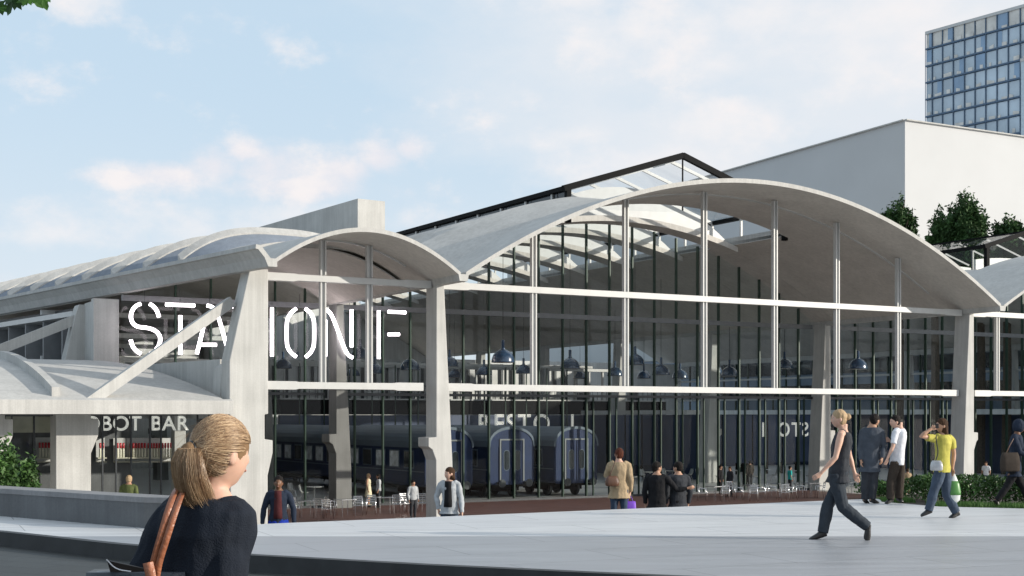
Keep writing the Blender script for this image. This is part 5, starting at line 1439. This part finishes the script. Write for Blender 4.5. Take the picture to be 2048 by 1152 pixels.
# --- dark hooded woman at the right edge -------------------------------------
Yd = 25.9
dj = dict(head=(2040, 853, 0), nk=(2034, 868, 0), pel=(2028, 936, 0), shL=(2034, 876, .16), shR=(2028, 877, -.16), elL=(2048, 905, .2), wrL=(2066, 915, .15), elR=(2041, 905, -.2), wrR=(2062, 916, -.15),
          hipL=(2032, 944, .08), hipR=(2026, 944, -.08), knR=(2013, 975, -.08), anR=(1993, 1002, -.08), toeR=(1998, 1012, -.06), knL=(2046, 974, .08), anL=(2058, 1004, .08), toeL=(2074, 1009, .08))
pxp('figure in a dark hooded top and black leggings striding right at the frame edge', Yd, dj, kind='f', k=.98, yaw=85, hyaw=80, skin='brown', hair='dark', style='hood', top='navy', sleeve=1, coat=.25, legs='black', voxel=.012)
# --- people beyond the plaza edge -------------------------------------------
armL = {'elR': (-.20, .10, 1.12), 'wrR': (-.42, .22, 1.18)}
_, JA = stand('man in a black suit, left of a pair, laying his hand on the other man', 1314, 923, 1.80, 165, kind='m', hyaw=120, skin='tan', hair='dark', style='short', top='black', coat=.32, legs='black', loose=.004, arms={'elR': (-.40, .05, 1.16), 'wrR': (-.62, .08, 1.20)})
_, JB = stand('man in a dark suit, right of a pair, seen from behind', 1356, 923, 1.80, -165, kind='m', hyaw=-130, skin='tan', hair='dark', style='short', top='charcoal', coat=.32, legs='black', loose=.004)
_, JT = stand('woman in a tan coat seen from behind beside the suited men', 1238, 896, 1.72, 178, kind='f', hyaw=190, skin='pale', hair='auburn', style='short', top='tan', coat=.40, legs='jeans', loose=.008, voxel=.010, arms={'elL': (.24, .1, 1.18), 'wrL': (.12, .28, 1.30)})
_, JC = stand('woman in black top and grey cardigan by the centre column, looking left', 899, 934, 1.68, -12, kind='f', hyaw=-55, skin='pale', hair='brown', style='bob', top='greycard', coat=.25, legs='jeans', open_front='black', voxel=.010, arms={'wrL': (.28, .10, .84), 'elR': (-.27, -.02, 1.14), 'wrR': (-.22, .02, .9)})
_, JD = stand('person in an open dark jacket over blue standing by the corner column', 557, 951, 1.72, 5, kind='f', skin='brown', hair='dark', style='short', top='navy', coat=0, legs='blue', legtype='skirt', open_front='maroon', loose=.0, arms={'elL': (.27, -.02, 1.12), 'wrL': (.29, .04, .85), 'elR': (-.27, -.02, 1.12), 'wrR': (-.29, .04, .85)})
FAR = [('fair haired woman in a cream dress inside the left bay', 737, 947, 1.68, 80, 'cream', 'cream', 'skirt', 'blond', 'long', 0),
 ('dark haired woman in a grey shirt beside the woman in cream', 757, 948, 1.68, -80, 'greycard', 'charcoal', 'trousers', 'dark', 'long', .8),
 ('man in a white shirt and dark tie inside the hall left of the centre column', 826, 960, 1.75, 40, 'greycard', 'charcoal', 'trousers', 'dark', 'short', 1),
 ('figure in black beside another in the middle of the hall', 1441, 930, 1.72, 60, 'black', 'black', 'trousers', 'dark', 'short', 1),
 ('figure in dark grey facing the one in black', 1460, 933, 1.68, -60, 'charcoal', 'charcoal', 'trousers', 'brown', 'short', 1),
 ('dark distant figure standing among the white tables', 1490, 918, 1.75, 170, 'black', 'black', 'trousers', 'dark', 'short', 1),
 ('dark distant figure seated height beside the tables, right of another', 1500, 921, 1.68, 200, 'dkbrown', 'black', 'trousers', 'dark', 'short', 1),
 ('small person in a teal shirt on the terrace below the reflected sign', 1580, 932, 1.6, 100, 'teal', 'charcoal', 'trousers', 'dark', 'short', .4),
 ('person in a tan top between the man in white and the woman in yellow', 1815, 937, 1.62, 190, 'tan', 'tan', 'trousers', 'brown', 'short', 1),
 ('person in a white shirt standing behind the hedge', 1972, 923, 1.7, -40, 'white', 'jeans', 'trousers', 'brown', 'short', .4),
 ('blond person in a green shirt at the bar seen over the wall', 258, 950, 1.7, 175, 'green', 'jeans', 'trousers', 'blond', 'short', .4)]
for lab, x, y, h, yw, tp_, lg, lt, hr, sty, sl in FAR:
    Yf = solveY(x, y, h, 34)
    if x == 258: Yf = 51.5
    Jt = None
    if x == 258:
        zt = WX(x, y, Yf).z; h = zt - GZ
    stand(lab, x, y, h, yw, Y=Yf, kind='m' if sty == 'short' else 'f', skin='tan', hair=hr, style=sty, top=tp_, legs=lg, legtype=lt, sleeve=sl, voxel=.02, faces=False)

# --- bags -------------------------------------------------------------------
def bag(label, top, wd, ht, dp, m, yaw=0, handle=None, round_=.5, name='bag', cat='bag', strap=None, strapm=None):
    t = thing(name, label, cat, top - Vector((0, 0, ht))); o = top - Vector((0, 0, ht)); ax, ay = Vector((math.cos(R(yaw)), math.sin(R(yaw)), 0)), Vector((-math.sin(R(yaw)), math.cos(R(yaw)), 0))
    mb = MB(); rr = []
    for q, w_, d_ in ((0, 1 - .25 * round_, .7), (.08, 1, .95), (.45, 1.03, 1), (.8, .98 - .1 * round_, .8), (1, .92 - .35 * round_, .35)):
        c = o + Vector((0, 0, ht * q)); rr.append([c + ax * (wd / 2 * w_ * max(-1, min(1, 1.25 * math.cos(a)))) + ay * (dp / 2 * d_ * max(-1, min(1, 1.25 * math.sin(a)))) for a in [2*PI*j/16 for j in range(16)]])
    mb.loft(rr); mb.build('bag_body', m, t, o, True)
    if handle:
        mb = MB()
        for q in (-1, 1):
            pts = [top + ax * (-wd * .22) + ay * (q * dp * .15), top.lerp(handle, .7) + ax * (-wd * .15) + ay * (q * .01), handle + ay * (q * .012), top.lerp(handle, .7) + ax * (wd * .15) + ay * (q * .01), top + ax * (wd * .22) + ay * (q * dp * .15)]
            mb.tube(smooth3(pts), .006, 6)
        mb.build('handle', strapm or m, t, o, True)
    if strap:
        mb = MB(); mb.tube(smooth3(strap), .009, 6); mb.build('strap', strapm or m, t, o, True)
    return t
def smooth3(pts, it=2):
    for _ in range(it):
        o = [pts[0]]
        for a, b in zip(pts, pts[1:]): o += [a.lerp(b, .25), a.lerp(b, .75)]
        pts = o + [pts[-1]]
    return pts
hr_ = JT['wrR'] + Vector((0, 0, -.09)); bag('purple paper carrier bag held by the woman in the tan coat', hr_ - Vector((0, 0, .10)), .22, .26, .09, CL['purple'], 0, hr_, 0)
sh_ = JT['shL']; bag('brown leather shoulder bag on the left side of the tan coat', WX(1224, 952, JT['pel'].y - .20), .26, .20, .12, CL['brown'], 8, None, .8, strap=[WX(1219, 952, JT['pel'].y - .22), WX(1226, 935, JT['pel'].y - .22), WX(1232, 918, JT['pel'].y - .20), WX(1234, 910, JT['pel'].y - .10), WX(1234, 908, JT['pel'].y + .02)], strapm=CL['brown'])
bag('small silver handbag hanging at the back of the woman in yellow', WX(1873, 921, Yy - .24), .20, .17, .10, CL['bagsilver'], -20, None, .8, strap=[WX(1871, 922, Yy - .24), WX(1877, 905, Yy - .22), WX(1873, 885, Yy - .19), WX(1872, 874, Yy - .14), WX(1874, 869, Yy - .03)], strapm=CL['charcoal'])
t = thing('carrier_bag', 'white and green plastic carrier bag in the right hand of the woman in yellow', 'carrier bag', WX(1909, 1005, Yy + .05))
o_ = WX(1909, 1005, Yy + .05)
mb = MB(); rr = []
for y_, w_, d_ in ((1005, .05, .03), (1000, .10, .05), (985, .115, .06), (968, .09, .045), (956, .045, .02), (948, .02, .012)):
    c = WX(1908, y_, Yy + .05); rr.append([c + Vector((w_ * math.cos(a), d_ * math.sin(a), 0)) for a in [2*PI*j/16 for j in range(16)]])
mb.loft(rr); mb.build('bag_body', CL['bagwhite'], t, o_, True)
mb = MB(); rr = []
for y_, w_, d_ in ((990, .116, .060), (984, .119, .063), (968, .094, .049), (962, .07, .038)):
    c = WX(1908, y_, Yy + .05); rr.append([c + Vector((w_ * math.cos(a), d_ * math.sin(a), 0)) for a in [2*PI*j/16 for j in range(16)]])
mb.loft(rr); mb.build('green_print', CL['baggreen'], t, o_, True)
bag('large dark brown shoulder bag on the figure at the right frame edge', WX(2020, 905, Yd - .30), .36, .36, .14, CL['dkbrown'], 5, None, .3, strap=[WX(2012, 907, Yd - .3), WX(2020, 890, Yd - .28), WX(2029, 874, Yd - .2), WX(2031, 871, Yd - .1)], strapm=CL['brown'])
mb = MB(); ph = thing('phone', 'small dark phone held at the ear of the woman in yellow', 'phone', WX(1873, 853, Yy - .17)); mb.box((-.03, -.035, -.03), (.03, -.025, .05)); mb.build('phone_body', CL['shoe'], ph, bevel=.004)

_m = HR['strand']; _nt = _m.node_tree; _b = _nt.nodes['Principled BSDF']
_g = _nt.nodes.new('ShaderNodeNewGeometry'); _r = _nt.nodes.new('ShaderNodeValToRGB')
_r.color_ramp.elements[0].color = (.15, .085, .045, 1); _r.color_ramp.elements[1].color = (.62, .45, .28, 1)
_e = _r.color_ramp.elements.new(.45); _e.color = (.34, .215, .12, 1)
_nt.links.new(_g.outputs['Random Per Island'], _r.inputs[0]); _nt.links.new(_r.outputs[0], _b.inputs['Base Color'])
HR['strandbase'] = mat('hair_under', (.20, .125, .07), .8, 0, .05, 5, spec=.1)
# --- near woman ---------------------------------------------------------------
Yn = 4.7; S_ = Yn / F
nj = dict(head=(444, 909, 0), nk=(422, 990, .0), pel=(394, 1270, 0), shL=(354, 1040, .09), shR=(448, 1038, -.03), elL=(296, 1135, .02), wrL=(340, 1122, .26), haL=(356, 1124, .36), elR=(452, 1172, -.10), wrR=(470, 1275, .10), haR=(468, 1320, .14),
          hipL=(370, 1310, .0), hipR=(440, 1310, 0), knL=(372, 1560, .05), anL=(372, 1800, .08), toeL=(385, 1835, .22), knR=(440, 1560, .02), anR=(440, 1800, 0), toeR=(460, 1835, .15))
JN = {n: WX(p[0], p[1], Yn + p[2]) for n, p in nj.items()}
for n in ('anL', 'anR'): JN[n].z = -.11
for n in ('toeL', 'toeR'): JN[n].z = -.175
NYAW, NH = 155, 134
near = make_person('woman with a blond ponytail in a navy sweater in the foreground, seen from behind', JN, kind='f', k=.98, yaw=NYAW, hyaw=NH, skin='pale', hair='blond', style='short', tilt=-2, top='nearnavy', sleeve=.80, legs='jeans', coat=.28, voxel=.007, faces=True, loose=.016, neckline=1.0)
hf, _ = yawv(NH); up = Vector((0, 0, 1)); hs2 = hf.cross(up).normalized(); hc = JN['head']; kk = 1.04
old = [c for c in near.children if c.name.startswith('hair')]
for c in old: bpy.data.objects.remove(c)
rnd = random.Random(12)
tie = hc + (-hf * .112 + up * .020) * kk
def scalp(x, y, z, off=0): return hc + (hs2 * (x * (.083 + off)) + hf * (y * (.102 + off) - .006) + up * (z * (.106 + off) + .024)) * kk
# scalp volume under the strands
h = MB(); h.ell(hc + (-hf * .006 + up * .030) * kk, .082*kk, .100*kk, .100*kk, 24, 18, (hs2, hf, up)); h.ell(hc + (-hf * .026 - up * .004) * kk, .075*kk, .072*kk, .075*kk, 20, 14, (hs2, hf, up)); h.ell(tie + hf * .02, .030, .035, .032, 14, 10, (hs2, hf, up))
tail = [tie + hf * .012, tie - hf * .012 + up * .002, tie - hf * .022 - up * .045, tie - hf * .010 - up * .10, tie + hf * .012 - up * .155, tie + hf * .03 - up * .205]
h.tube(smooth3([p for p in tail], 2), [.012 + .022 * math.sin(PI * min(1, i / 14)) * (1 - .35 * i / 21) for i in range(len(smooth3(tail, 2)))], 12)
hairo = remesh_obj(h, 'hair', HR['strandbase'], near, near.location, .006, 3, .003, 60)
def strands_build(lst, name, m, r=.0011):
    mb = MB()
    for pts, rr_ in lst: mb.tube(pts, rr_, 3, False)
    o = mb.build(name, m, hairo, near.location, True); return o
lst = []
for i in range(4600):
    while True:
        d = Vector((rnd.uniform(-1, 1), rnd.uniform(-1, .92), rnd.uniform(-.75, 1)))
        if .2 < d.length < 1: d.normalize()
        else: continue
        if d.y > .5 and d.z < .10: continue
        if d.z < -.30 and d.y > -.05: continue
        if abs(d.x) > .72 and d.z < -.12 and d.y > -.05: continue
        break
    start = scalp(d.x, d.y, d.z, rnd.uniform(0, .003))
    tgt = Vector((0, -1, .02)); pts = [start]; n_ = 9
    for j in range(1, n_ + 1):
        q = j / n_; e = d.lerp(tgt, q ** 1.1); 
        if e.length < .05: e = Vector((0, -1, 0))
        e.normalize(); p = scalp(e.x, e.y, e.z, .003 + .003 * math.sin(PI * q) + rnd.uniform(-.0012, .0012))
        if q > .8: p = p.lerp(tie + Vector((rnd.gauss(0, .007), rnd.gauss(0, .007), rnd.gauss(0, .009))), (q - .8) * 4.2)
        pts.append(p)
    rs_ = rnd.uniform(.0005, .0010); lst.append((pts, [rs_] * len(pts)))
sa = strands_build(lst, 'scalp_strands', HR['strand'])
lst = []
for i in range(2400):
    a = rnd.uniform(0, 2*PI); rad = rnd.random() ** .5; ln = rnd.uniform(.72, 1.12); sw = rnd.gauss(0, .012); pts = []
    for j in range(12):
        q = j / 11 * ln; f_ = q * (len(tail) - 1); i0 = min(int(f_), len(tail) - 2); c = tail[i0].lerp(tail[i0 + 1], f_ - i0)
        rr2 = (.016 + .044 * math.sin(PI * min(q * .85, 1))) * rad
        pts.append(c + hs2 * (math.cos(a) * rr2 * 1.15 + sw * q * q) + hf * (math.sin(a) * rr2) + up * rnd.gauss(0, .001) + hf * (.012 * math.sin(q * 7 + a) * q * rad))
    lst.append((pts, rnd.uniform(.0006, .0011)))
strands_build([(p, [r_ * (1 - .6 * j / len(p)) for j in range(len(p))]) for p, r_ in lst], 'ponytail_strands', HR['strand'])
lst = []
for i in range(90):                      # loose flyaway hairs at nape, temple and crown
    d = Vector((rnd.uniform(-1, 1), rnd.uniform(-.9, -.1), rnd.uniform(-.3, 1))).normalized(); p = scalp(d.x, d.y, d.z, 0); pts = [p]; v_ = (hs2 * d.x + hf * d.y + up * d.z) * .003 + Vector((rnd.gauss(0, .003), rnd.gauss(0, .003), rnd.gauss(0, .003))) - hf * .006
    for j in range(6): p = p + v_; v_ = v_ * .9 + Vector((rnd.gauss(0, .003), rnd.gauss(0, .003), -.0025)); pts.append(p)
    lst.append((pts, [.00045] * len(pts)))
strands_build(lst, 'loose_strands', HR['strand'])
mb = MB(); rg = [tie + (hs2 * math.cos(a) * .024 + up * math.sin(a) * .024) - hf * .004 for a in [2*PI*j/24 for j in range(25)]]; mb.tube(rg, .006, 8); mb.build('hair_tie', CL['shoe'], near, near.location, True)
# neckband of the sweater
# tan shoulder bag
nb_ = thing('shoulder_bag', 'dark bag with tan leather double strap on the shoulder of the foreground woman', 'shoulder bag', WX(280, 1230, Yn - .05)); ob = nb_.location.copy()
def belt(pts, w_, th, side):
    pts = smooth3(pts, 2); rr = []
    for i, p in enumerate(pts):
        d = (pts[min(i+1, len(pts)-1)] - pts[max(i-1, 0)]).normalized(); s_ = (side - d * side.dot(d)).normalized(); n_ = d.cross(s_)
        rr.append([p + s_ * w_ / 2 + n_ * th / 2, p - s_ * w_ / 2 + n_ * th / 2, p - s_ * w_ / 2 - n_ * th / 2, p + s_ * w_ / 2 - n_ * th / 2])
    mb = MB(); mb.loft(rr); return mb
for dx in (0, 17):
    mb = belt([WX(372 + dx, 972, Yn + .10), WX(362 + dx, 968, Yn - .01), WX(350 + dx * .9, 982, Yn - .13), WX(336 + dx * .9, 1020, Yn - .185), WX(322 + dx * .8, 1070, Yn - .20), WX(306 + dx * .7, 1125, Yn - .19), WX(300 + dx * .7, 1165, Yn - .16)], .022, .003, Vector((1, .2, .3))); mb.build('strap', CL['tanleather'], nb_, ob, True)
mb = MB(); rr = []
for q, w_, d_ in ((0, .15, .06), (.1, .17, .075), (.8, .17, .08), (1, .165, .06)):
    c = WX(278, 1300, Yn - .10) + Vector((0, 0, .27 * q)); rr.append([c + Vector((w_ * max(-1, min(1, 1.3 * math.cos(a))), d_ * max(-1, min(1, 1.3 * math.sin(a))), 0)) for a in [2*PI*j/20 for j in range(20)]])
mb.loft(rr); mb.build('bag_body', mat('bag_dark_leather', (.012, .016, .024), .35, 0, .2, 10, .3, 60, coat=.3), nb_, ob, True)
mb = belt([WX(296, 1125, Yn - .19), WX(302, 1152, Yn - .20), WX(306, 1185, Yn - .19)], .034, .006, Vector((1, .1, 0))); mb.build('strap_tab', CL['tanleather'], nb_, ob, True)
mg = thing('magazine', 'dark magazine with a pale page edge sticking out of the shoulder bag', 'magazine', WX(240, 1150, Yn - .12)); om = mg.location.copy()
mb = MB(); a = WX(214, 1121, Yn - .16); b = WX(300, 1140, Yn - .12); c = WX(320, 1215, Yn - .06); d = WX(236, 1200, Yn - .10); nrm_ = (b - a).cross(d - a).normalized() * .006
mb.add([a, b, c, d, a + nrm_, b + nrm_, c + nrm_, d + nrm_], [(0, 3, 2, 1), (4, 5, 6, 7), (0, 1, 5, 4), (1, 2, 6, 5), (2, 3, 7, 6), (3, 0, 4, 7)]); mb.build('cover', CL['shoe'], mg, om)
mb = MB(); e1_ = WX(213, 1119, Yn - .163); e2_ = WX(232, 1139, Yn - .165); e3_ = WX(262, 1143, Yn - .165); mb.tube(smooth3([e1_, e2_, e3_]), .0022, 6); mb.build('page_edge', CL['white'], mg, om, True)
